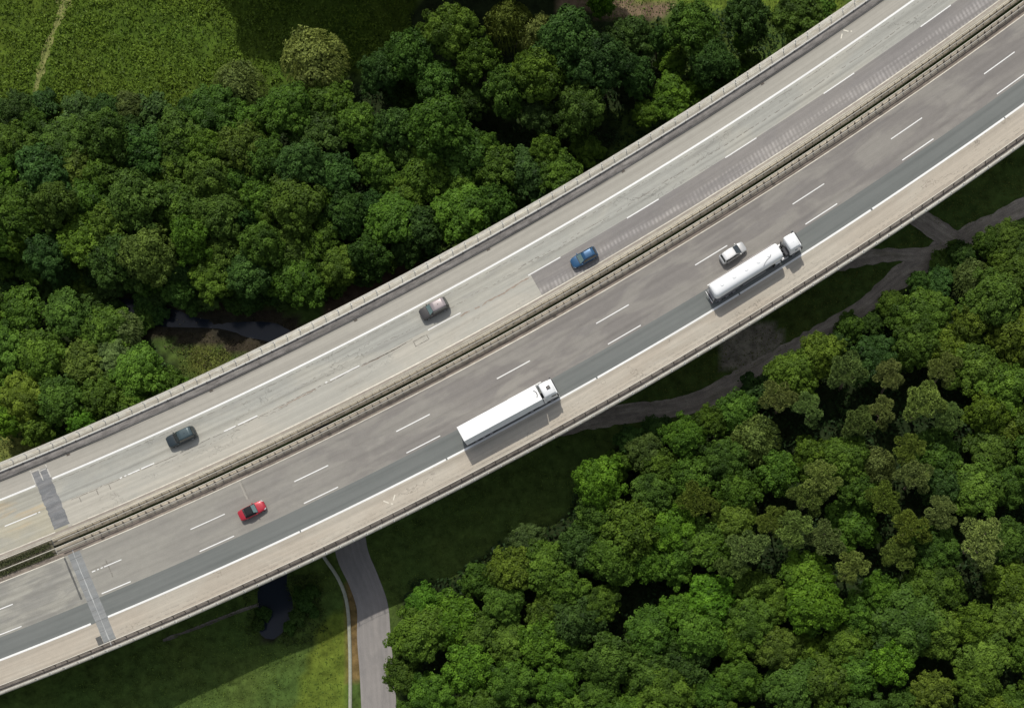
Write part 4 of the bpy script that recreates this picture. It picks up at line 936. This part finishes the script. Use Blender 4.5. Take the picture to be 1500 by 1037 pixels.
# lower right wood: notable trees
for a in [('b4', 878, 705, 3.9, 'bright green', 1.05, 'bright green round tree at the shaded grass edge, leftmost of the upper rank'), ('b3', 925, 775, 5.2, 'yellow green', 1.1, 'large lacy yellow green tree near the middle of the lower wood'),
          ('b4', 1192, 890, 4.6, 'bright green', 1.0, 'vivid green domed tree left of the lone pine trunk'), ('b2', 1325, 910, 5.6, 'mid green', .9, 'broad green domed tree at the lower edge right of the lone pine'),
          ('p2', 1243, 840, 3.1, 'grey green', 1.15, 'slender pine with its bare pale trunk showing, beside a vivid green dome'),
          ('b3', 660, 905, 5.0, 'bright green', .9), ('b4', 620, 885, 3.0, 'bright green', .75), ('b1', 800, 830, 4.2, 'fresh green', .9), ('b2', 770, 790, 3.0, 'brown green', .7), ('b3', 850, 800, 4.2, 'dark green', .95), ('b4', 740, 880, 3.6, 'fresh green', .8), ('b5', 700, 850, 2.8, 'mid green', .75),
          ('b1', 700, 930, 4.0, 'mid green', .8), ('b2', 880, 890, 3.2, 'mid green', .85), ('b3', 800, 900, 3.8, 'mid green', .85), ('b5', 1040, 880, 4.2, 'bright green', .9), ('b1', 990, 895, 3.2, 'fresh green', .85), ('b2', 1100, 905, 4.0, 'mid green', .9), ('b1', 950, 930, 4.2, 'mid green', .9), ('b2', 1140, 950, 3.6, 'olive', .95), ('b3', 1080, 945, 3.6, 'fresh green', .9),
          ('b1', 965, 680, 3.2, 'mid green', .95), ('b5', 905, 680, 2.4, 'fresh green', .85), ('b2', 945, 668, 3.0, 'brown green', .9), ('b4', 1000, 640, 3.4, 'fresh green', .9), ('b1', 1040, 615, 3.0, 'mid green', .9), ('b3', 1010, 700, 4.2, 'fresh green', 1.0), ('b2', 960, 725, 3.6, 'mid green', 1.0), ('p1', 1025, 735, 3.2, 'olive', 1.0),
          ('w1', 1110, 640, 4.2, 'grey green', 1.15, 'rounded grey green tree below the bend of the gravel track'), ('b2', 1060, 670, 3.8, 'mid green', 1.0), ('b1', 1080, 720, 4.0, 'mid green', 1.0), ('b3', 1140, 690, 4.0, 'fresh green', 1.0), ('b5', 1190, 670, 3.6, 'fresh green', 1.0),
          ('p1', 1140, 590, 3.0, 'grey green', 1.05), ('p3', 1185, 605, 3.0, 'grey green', 1.0), ('p1', 1238, 553, 3.4, 'grey green', 1.1), ('p2', 1300, 560, 2.8, 'grey green', 1.05), ('p1', 1345, 600, 3.7, 'pale green', 1.1), ('p3', 1375, 550, 3.0, 'grey green', 1.05), ('p2', 1388, 615, 2.6, 'grey green', 1.0), ('p1', 1250, 625, 2.9, 'grey green', 1.05), ('p3', 1290, 610, 2.6, 'grey green', 1.0),
          ('w1', 1285, 680, 3.4, 'grey green', 1.15), ('p2', 1330, 665, 3.0, 'olive', 1.05), ('p1', 1335, 705, 3.0, 'pale green', 1.05), ('p2', 1205, 705, 3.4, 'grey green', 1.1), ('p1', 1180, 735, 3.0, 'grey green', 1.05), ('p1', 1290, 740, 3.0, 'olive', 1.0), ('p3', 1330, 775, 3.4, 'olive', 1.05), ('p2', 1370, 755, 3.0, 'grey green', 1.05), ('p1', 1425, 800, 4.1, 'pale green', 1.15, 'broad pale pine at the right of the pine group'), ('p2', 1310, 815, 3.2, 'olive', 1.0),
          ('p2', 1165, 780, 3.4, 'grey green', 1.1), ('p1', 1210, 795, 3.2, 'grey green', 1.05), ('p1', 1100, 805, 3.4, 'grey green', 1.05), ('p3', 1070, 830, 2.8, 'grey green', .95), ('p3', 1130, 770, 2.8, 'olive', 1.0)]:
    T(*a[:5], hs=a[5], note=a[6] if len(a) > 6 else None)
for a in [(438, 868, 1.5), (447, 884, 1.3), (436, 902, 1.4), (424, 918, 1.1), (372, 872, 1.2), (376, 915, 1.1), (455, 860, 1.2), (460, 898, .9)]: T('s2', a[0], a[1], a[2], 'dark green', .8)
T('w1', 1430, 408, 3.4, 'grey green', .8, 'pale crown low beside the shaded track at the right')
# --- fill the woods between them
def fill(poly, n, dmin, kinds, cols, rr, hs, x0, x1, y0, y1, tries=9000, edge=None):
    rs = random.Random(n * 7 + int(dmin)); c = 0
    for _ in range(tries):
        if c >= n: break
        x = rs.uniform(x0, x1); y = rs.uniform(y0, y1)
        if not bool(inpoly(np.array([x]), np.array([y]), poly)[0]): continue
        ok = True
        for t in trees:
            dm = dmin * .5 + t[3] * 4.2
            if (x - 925) ** 2 + (y - 872) ** 2 < 46 ** 2: ok = False; break
            if (t[1] - x) ** 2 + (t[2] - y) ** 2 < dm * dm: ok = False; break
        if not ok: continue
        T(rs.choice(kinds), x, y, rs.uniform(*rr), rs.choice(cols), rs.uniform(*hs)); c += 1
POLY_A2 = [(-60, 215), (60, 195), (150, 195), (270, 190), (320, 130), (420, 130), (520, 160), (640, 175), (740, 215), (880, 225), (880, 240), (790, 270), (690, 320), (600, 360), (520, 385), (440, 405), (330, 415), (250, 405), (180, 395), (90, 375), (-60, 370)]
fill(POLY_A2, 78, 54, ['b1', 'b2', 'b3', 'b4', 'b5'], ['mid green'] * 7 + ['fresh green'] * 4 + ['dark green'] * 2 + ['blue green'] * 2 + ['olive', 'yellow green'], (3.4, 4.9), (.75, 1.15), -60, 900, 130, 415)
fill(POLY_A2, 12, 34, ['b1', 'b3', 'b5'], ['mid green', 'fresh green', 'blue green'], (2.2, 3.0), (.8, 1.0), -60, 900, 130, 415)
fill([(-60, 150), (60, 150), (270, 150), (300, 190), (150, 200), (-60, 215)], 14, 34, ['b3', 'b5', 's1'], ['dark green', 'blue green', 'mid green', 'brown green'], (2.0, 3.0), (.5, .7), -60, 300, 150, 215)
POLY_E2 = [(585, 900), (620, 870), (700, 850), (760, 800), (850, 780), (870, 700), (930, 660), (1060, 600), (1130, 570), (1200, 520), (1260, 500), (1330, 455), (1400, 420), (1500, 375), (1600, 330), (1600, 1120), (580, 1120)]
fill(POLY_E2, 86, 54, ['b1', 'b2', 'b3', 'b4', 'b5'], ['mid green'] * 5 + ['fresh green'] * 5 + ['bright green', 'dark green', 'yellow green'], (3.2, 4.7), (.75, 1.05), 570, 1380, 400, 1070)
fill(POLY_E2, 30, 54, ['b1', 'b3', 'b4', 'b5'], ['mid green', 'fresh green', 'yellow green', 'yellow green', 'yellow green'], (3.4, 4.9), (.75, 1.05), 1380, 1545, 400, 1070)
# shaded low growth along the track and the stream
fill([(900, 640), (1000, 615), (1090, 590), (1140, 550), (1200, 505), (1260, 470), (1320, 425), (1400, 375), (1500, 325), (1530, 340), (1500, 375), (1400, 420), (1330, 455), (1260, 500), (1200, 525), (1130, 575), (1060, 605), (950, 665)], 26, 30, ['s1', 'b5', 'b3', 'b1'], ['dark green', 'blue green', 'mid green'], (2.0, 3.2), (.5, .75), 900, 1530, 325, 665)
fill([(-40, 405), (90, 405), (200, 430), (240, 455), (200, 470), (120, 440), (-40, 430)], 12, 26, ['s1', 's2'], ['dark green', 'blue green'], (1.8, 2.4), (.7, .9), -40, 240, 405, 470)
fill([(540, 110), (640, 130), (640, 160), (540, 140)], 5, 20, ['s1'], ['dark green', 'mid green'], (1.8, 2.4), (1, 1.3), 540, 640, 110, 160)
fill([(-40, 385), (90, 385), (250, 410), (330, 425), (440, 410), (520, 395), (600, 365), (640, 360), (540, 400), (450, 430), (330, 445), (240, 440), (80, 405), (-40, 405)], 22, 24, ['s1', 's2', 'b5'], ['dark green', 'blue green', 'mid green'], (1.8, 2.6), (.55, .8), -40, 640, 365, 445)
# trees just above the frame whose shadows fall on the meadow
for i_, (x, y) in enumerate([(300, -175), (322, -150), (345, -135)] + [(372 + 48 * k, -118 - (k % 2) * 22) for k in range(11)] + [(350 + 52 * k, -175 - (k % 2) * 15) for k in range(10)]): T('b4' if i_ % 2 else 'b1', x, y, 4.8, 'dark green', 1.75)
for x, y in [(345, -95), (620, -70), (680, -60), (740, -70), (800, -60)]: T('b2', x, y, 4.2, 'dark green', 1.5)

# ---- words that place a tree
LM = [((40, 190), 'below the left end of the meadow'), ((170, 190), 'along the lower edge of the meadow'), ((300, 180), 'at the meadow corner'), ((30, 270), 'at the far left of the upper wood'), ((160, 270), 'in the left part of the upper wood'),
      ((60, 350), 'above the dark gap at the left edge'), ((200, 350), 'above the stream rocks'), ((300, 400), 'right above the stream'), ((300, 270), 'in the heart of the upper wood'), ((420, 200), 'behind the pale willow'), ((440, 300), 'midway between willow and bridge'), ((420, 390), 'by the stream near the bridge'),
      ((560, 190), 'below the dark glade'), ((560, 280), 'up left of the brown car'), ((540, 370), 'by the walkway left of brown car'), ((660, 220), 'in the wood straight above the brown car'), ((680, 310), 'beside the walkway above the brown car'), ((800, 240), 'beside the walkway above the blue car'), ((620, 80), 'in the tall grove left part'), ((740, 60), 'in the tall grove middle part'), ((760, 140), 'on the shaded front of the tall grove'), ((870, 60), 'in the tall grove right part'), ((880, 140), 'at the shaded grove end'),
      ((960, 40), 'beside the bare brown clearing'), ((960, 150), 'low right of the tall grove'), ((1080, 60), 'near the bridge at the top'), ((1190, 20), 'at the top edge against the bridge'), ((400, -40), 'above the meadow at the top edge'), ((600, -40), 'above the dark glade at the top edge'),
      ((410, 880), 'on the bank of the dark pond'), ((20, 470), 'in the lit left clump near the gap'), ((120, 470), 'on top of the lit left clump'), ((60, 560), 'in the middle of the lit left clump'), ((200, 560), 'at the right end of the lit left clump'), ((40, 630), 'against the walkway at the left edge'), ((130, 620), 'against the walkway above the bridge joint'),
      ((630, 890), 'beside the sunlit country road'), ((630, 1000), 'at the foot of the country road'), ((720, 870), 'at the left end of the lower wood'), ((730, 960), 'low at the left end of the lower wood'), ((830, 820), 'above the black hollow'), ((840, 930), 'below the black hollow'), ((930, 700), 'below the track end'), ((930, 860), 'right of the black hollow'), ((940, 1000), 'at the bottom below the black hollow'),
      ((1030, 650), 'under the gravel track bend'), ((1040, 760), 'in the centre of the lower wood'), ((1060, 900), 'left of the vivid domed tree'), ((1070, 1010), 'at the bottom left of the lone pine'), ((1140, 580), 'beside the gravel track middle'), ((1150, 700), 'between track bend and pines'), ((1140, 800), 'in the lower pine row'), ((1210, 530), 'at the wood edge below the tanker'), ((1240, 640), 'in the upper left of the pines'), ((1230, 760), 'in the middle of the pines'), ((1230, 900), 'around the lone pine trunk'), ((1250, 1010), 'at the bottom right of the lone pine'),
      ((1330, 460), 'at the shaded edge below the track fork'), ((1330, 570), 'in the upper right of the pines'), ((1330, 700), 'in the right part of the pines'), ((1350, 830), 'below the right pines'), ((1360, 960), 'around the broad lower dome'), ((1430, 390), 'beside the right end of the track'), ((1440, 480), 'near the right edge below the track'), ((1450, 600), 'on the bright right flank above'), ((1460, 720), 'on the bright right flank middle'), ((1460, 860), 'on the right flank near the bottom'), ((1480, 990), 'in the lower right corner'), ((1390, 1040), 'along the bottom right edge')]
ORD = ['first', 'second', 'third', 'fourth', 'fifth', 'sixth', 'seventh', 'eighth', 'ninth', 'tenth', 'eleventh', 'twelfth', 'thirteenth', 'fourteenth', 'fifteenth', 'sixteenth', 'seventeenth', 'eighteenth', 'nineteenth', 'twentieth', 'last'] + ['last'] * 20
def s0_d(x, y):      # crowns of the left clump get a brighter leaf colour
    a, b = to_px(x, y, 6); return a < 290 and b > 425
def place_trees():
    rs = random.Random(5); info = []
    for key, px, py, rad, hs, col, note in trees:
        p = protos[key]; sc_r = rad / p.R; sh = hs * (.75 + .25 * sc_r) if p.name != 'shrub' else hs * sc_r
        ztop = p.H * sh * .72
        gx, gy = G(px, py, ztop); s_, d_ = sd(gx, gy)
        # keep crowns off the decks
        if px < -50 or px > 1552 or py > 1080: continue
        clear = rad * .98
        if -29.6 - clear < d_ < 5.6 + clear:
            d_ = (-29.6 - clear) if d_ < -12 else (5.6 + clear)
            if -29.6 - clear - 6 < d_ < 0 or d_ > 0:
                gx, gy, _ = RP(float(s_), float(d_))
        size = 'small' if rad < 2.7 else 'large' if rad > 4.3 else ''
        kind = {'broadleaf_tree': 'broadleaf tree', 'pine_tree': 'pine', 'willow_tree': 'willow', 'shrub': 'shrub'}[p.name]
        lm = min(LM, key=lambda l: (l[0][0] - px) ** 2 + (l[0][1] - py) ** 2)[1]
        info.append([key, gx, gy, sc_r, sh, col, note, kind, size, lm, px])
    groups = {}
    for i, t in enumerate(info):
        if t[6] is None: groups.setdefault((t[5], t[8], t[7], t[9]), []).append(i)
    labels = {}
    for (col, size, kind, lm), ids in groups.items():
        ids.sort(key=lambda i: info[i][10])
        for k, i in enumerate(ids):
            base = (size + ' ' if size else '') + col + ' ' + kind + ' ' + lm
            labels[i] = base if len(ids) == 1 else base + ', ' + ORD[k] + ' from left'
    for i, (key, gx, gy, sr, sh, col, note, kind, size, lm, px) in enumerate(info):
        p = protos[key]; root = bpy.data.objects.new(p.name, None); COL.objects.link(root)
        z = h1(gx, gy); root.location = (gx, gy, z); root.rotation_euler = (rs.uniform(-.04, .04), rs.uniform(-.04, .04), rs.uniform(0, 6.283)); root.scale = (sr, sr * rs.uniform(.92, 1.08), sh)
        tag(root, note or labels[i], 'shrub' if kind == 'shrub' else 'tree', {'broadleaf tree': 'broadleaf trees of the valley woods', 'pine': 'pines in the lower wood', 'willow': 'pale willows', 'shrub': 'shrubs along the wood edges'}[kind])
        tk = bpy.data.objects.new('trunk', p.trunk); COL.objects.link(tk); tk.parent = root
        cr = bpy.data.objects.new('crown', p.crown); COL.objects.link(cr); cr.parent = root
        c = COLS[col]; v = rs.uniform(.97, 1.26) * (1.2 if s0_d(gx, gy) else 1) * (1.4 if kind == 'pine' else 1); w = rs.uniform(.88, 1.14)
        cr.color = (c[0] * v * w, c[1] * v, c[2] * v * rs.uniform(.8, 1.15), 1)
place_trees()

# ------------------------------------------------------------------ ground cover nobody could count
def vnoise(x, y):
    r_ = np.random.default_rng(77).random((64, 64)); xi = np.floor(x).astype(int); yi = np.floor(y).astype(int); fx = x - xi; fy = y - yi
    fx = fx * fx * (3 - 2 * fx); fy = fy * fy * (3 - 2 * fy); g_ = lambda a, b: r_[a % 64, b % 64]
    return (g_(xi, yi) * (1 - fx) + g_(xi + 1, yi) * fx) * (1 - fy) + (g_(xi, yi + 1) * (1 - fx) + g_(xi + 1, yi + 1) * fx) * fy
def scatter(name, poly_px, n, size, hrange, color, label=None, var=.35, bbox=None, avoid=None, tilt=.8):
    global rng
    rng = np.random.default_rng(len(name) + n); P = np.array(poly_px, float)
    x0, y0 = P.min(0); x1, y1 = P.max(0); px = rng.uniform(x0, x1, n * 3); py = rng.uniform(y0, y1, n * 3)
    m = inpoly(px, py, poly_px); px = px[m][:n]; py = py[m][:n]
    k = (HD + CAMH) / 2100; x = (px - 1020) * k; y = (1060 - py) * k
    if avoid is not None: q = avoid(x, y, px, py); x = x[q]; y = y[q]
    # clumping
    cl = np.clip(1.6 * (vnoise(x * .8, y * .8) + .7 * vnoise(x * .25 + 40, y * .25) + .5 * vnoise(x * 2.1, y * 2.1 + 9) - 1.1), -1, 1); keep = rng.random(len(x)) < .55 + .45 * cl; x = x[keep]; y = y[keep]; cl = cl[keep]
    z = hgt(x, y) + rng.uniform(hrange[0], hrange[1], len(x)) * (.7 + .5 * (cl + 1) / 2)
    Nn = np.tile([[0, 0, .9]], (len(x), 1)); V, F = leaf_quads(np.stack([x, y, z], 1), Nn, rng.uniform(size[0], size[1], len(x)), .5, tilt * .7)
    Tn = np.repeat(np.clip(.5 + .25 * cl + rng.normal(0, var * .6, len(x)), 0, 1), 4)
    o = mesh_np(name, V, F, M['leaf'], attr={'tint': Tn}); o.color = (*color, 1); tag(o, label, kind='stuff'); return o
nor = lambda x, y, px, py: dist_poly(x, y, SP) > 1.8
def offpath(x, y, px, py):
    pp = densify([(112, -60), (95, 5), (84, 35), (70, 70), (60, 105), (53, 130), (48, 160)], 3)
    d = np.full(px.shape, 1e9)
    for q in pp: d = np.minimum(d, (px - q[0]) ** 2 + (py - q[1]) ** 2)
    return d > rng.uniform(0, 9, len(x)) ** 2
scatter('grass', [(-60, -60), (620, -60), (600, 60), (500, 110), (420, 120), (330, 140), (290, 190), (150, 200), (-60, 205)], 64000, (.12, .30), (.05, .75), (.078, .128, .012), 'rough bright green meadow grass and weeds', avoid=offpath)
scatter('grass', [(820, -60), (1260, -60), (1230, 20), (1130, 60), (960, 60), (860, 40)], 12000, (.08, .2), (.02, .35), (.080, .125, .018), 'short grass beyond the tall grove')
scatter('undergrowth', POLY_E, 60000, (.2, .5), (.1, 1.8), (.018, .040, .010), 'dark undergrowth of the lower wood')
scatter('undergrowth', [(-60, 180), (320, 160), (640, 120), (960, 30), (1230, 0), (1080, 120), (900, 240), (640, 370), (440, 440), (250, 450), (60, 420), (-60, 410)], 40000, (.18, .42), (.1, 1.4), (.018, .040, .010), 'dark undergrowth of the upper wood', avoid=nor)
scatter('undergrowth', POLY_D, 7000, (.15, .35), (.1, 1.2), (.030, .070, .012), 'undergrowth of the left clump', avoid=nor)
def low_avoid(x, y, px, py):
    ok = dist_poly(x, y, SP) > 2.2
    s_, d_ = sd(x, y); ok &= (d_ > 3)
    ok &= ~inpoly(px, py, [(470, 790), (535, 790), (562, 850), (576, 900), (580, 1060), (500, 1060), (500, 880)])
    return ok
scatter('grass', [(60, 1040), (240, 930), (480, 800), (540, 780), (860, 600), (880, 640), (840, 760), (600, 880), (560, 1040)], 24000, (.06, .17), (.0, .22), (.085, .135, .022), 'short grass on the slope below the bridge', avoid=low_avoid)
TRK = [G(*p) for p in [(930, 604), (1010, 592), (1050, 575), (1090, 556), (1120, 538), (1150, 520), (1205, 486), (1262, 452), (1310, 412), (1360, 378), (1412, 350), (1460, 324), (1520, 292)]]
BR = [G(*p) for p in [(1180, 400), (1250, 382), (1300, 374), (1350, 374), (1385, 368), (1310, 290), (1350, 322), (1380, 342)]]
TD = np.concatenate([densify(TRK, .8), densify(BR[:5], .8), densify(BR[5:], .8)])
def trk_avoid(x, y, px, py):
    s_, d_ = sd(x, y); return (dist_poly(x, y, TD) > rng.uniform(.9, 2.0, len(x))) & (d_ > 2)
scatter('grass', [(880, 600), (1100, 470), (1500, 200), (1600, 180), (1600, 260), (1400, 350), (1300, 410), (1200, 480), (1100, 540), (950, 600)], 22000, (.06, .17), (.0, .22), (.105, .125, .024), 'short grass beside the gravel track', avoid=trk_avoid)
scatter('weeds', [(355, 850), (470, 840), (480, 920), (440, 950), (360, 930)], 4500, (.08, .24), (.0, .6), (.035, .055, .014), 'dark reeds and weeds around the pond', avoid=lambda x, y, px, py: dist_poly(x, y, SP) > 2.3)
scatter('weeds', [(-60, 600), (110, 630), (130, 670), (-60, 725)], 6000, (.07, .2), (.0, .4), (.10, .13, .035), 'rough yellowish weeds on the bank at the left')
scatter('weeds', [(262, 505), (330, 510), (350, 545), (300, 575), (262, 560)], 2500, (.06, .2), (.0, .5), (.10, .125, .025), 'yellow green reeds by the stream')
scatter('weeds', [(190, 440), (300, 440), (440, 470), (470, 520), (340, 560), (240, 510)], 5000, (.06, .2), (.0, .4), (.05, .045, .022), 'brown bank weeds along the stream', avoid=lambda x, y, px, py: dist_poly(x, y, SP) > 2.0)
# rocks in the stream
def rocks():
    rs = random.Random(9)
    for i, (px, py) in enumerate([(256, 458), (262, 466), (272, 462), (278, 468), (284, 472), (256, 475), (268, 472), (290, 466), (264, 455)]):
        x, y = G(px + rs.uniform(-6, 6), py + rs.uniform(-4, 4)); bm = bmesh.new(); bmesh.ops.create_icosphere(bm, subdivisions=2, radius=rs.uniform(.07, .2))
        for v in bm.verts: v.co *= 1 + rs.uniform(-.2, .2); v.co.z *= .6
        me = bpy.data.meshes.new('rock'); bm.to_mesh(me); bm.free(); o = link('rock', me, M['rock']); o.location = (x, y, -.55)
        tag(o, 'pale rock in the shaded stream where the water breaks, ' + ORD[i] + ' of the cluster', 'rock', 'rocks in the stream')
rocks()
# vegetated median left of the bridge joint
strip_o = tag(strip('verge', SA, SJ0 - 1.2, -14.88, -12.15, Z + .03, plain('median soil', (.10, .09, .06), .95, var=.4, scale=3)), kind='structure')
tag(strip('walkway', SA, SJ0 - 1, -14.94, -14.72, Z + .05, M['med_strip']), kind='structure')
def median_weeds():
    global rng
    rng = np.random.default_rng(44); n = 9000; s = rng.uniform(SA, SJ0 - 1.6, n); b = rng.random(n) < .5
    d = np.where(b, rng.uniform(-14.45, -13.55, n), rng.uniform(-13.05, -12.25, n)); a = (s - 860) / R0
    P = np.stack([CX + (R0 + d) * np.cos(a), CY + (R0 + d) * np.sin(a), Z + .05 + rng.random(n) * .45], 1)
    V, F = leaf_quads(P, np.tile([[0, 0, .9]], (n, 1)), rng.uniform(.05, .13, n), .5, .9)
    o = mesh_np('weeds', V, F, M['leaf'], attr={'tint': np.repeat(np.clip(rng.normal(.5, .25, n), 0, 1), 4)}); o.color = (.075, .088, .036, 1); tag(o, 'dark green weeds growing in the median left of the joint', kind='stuff')
median_weeds()
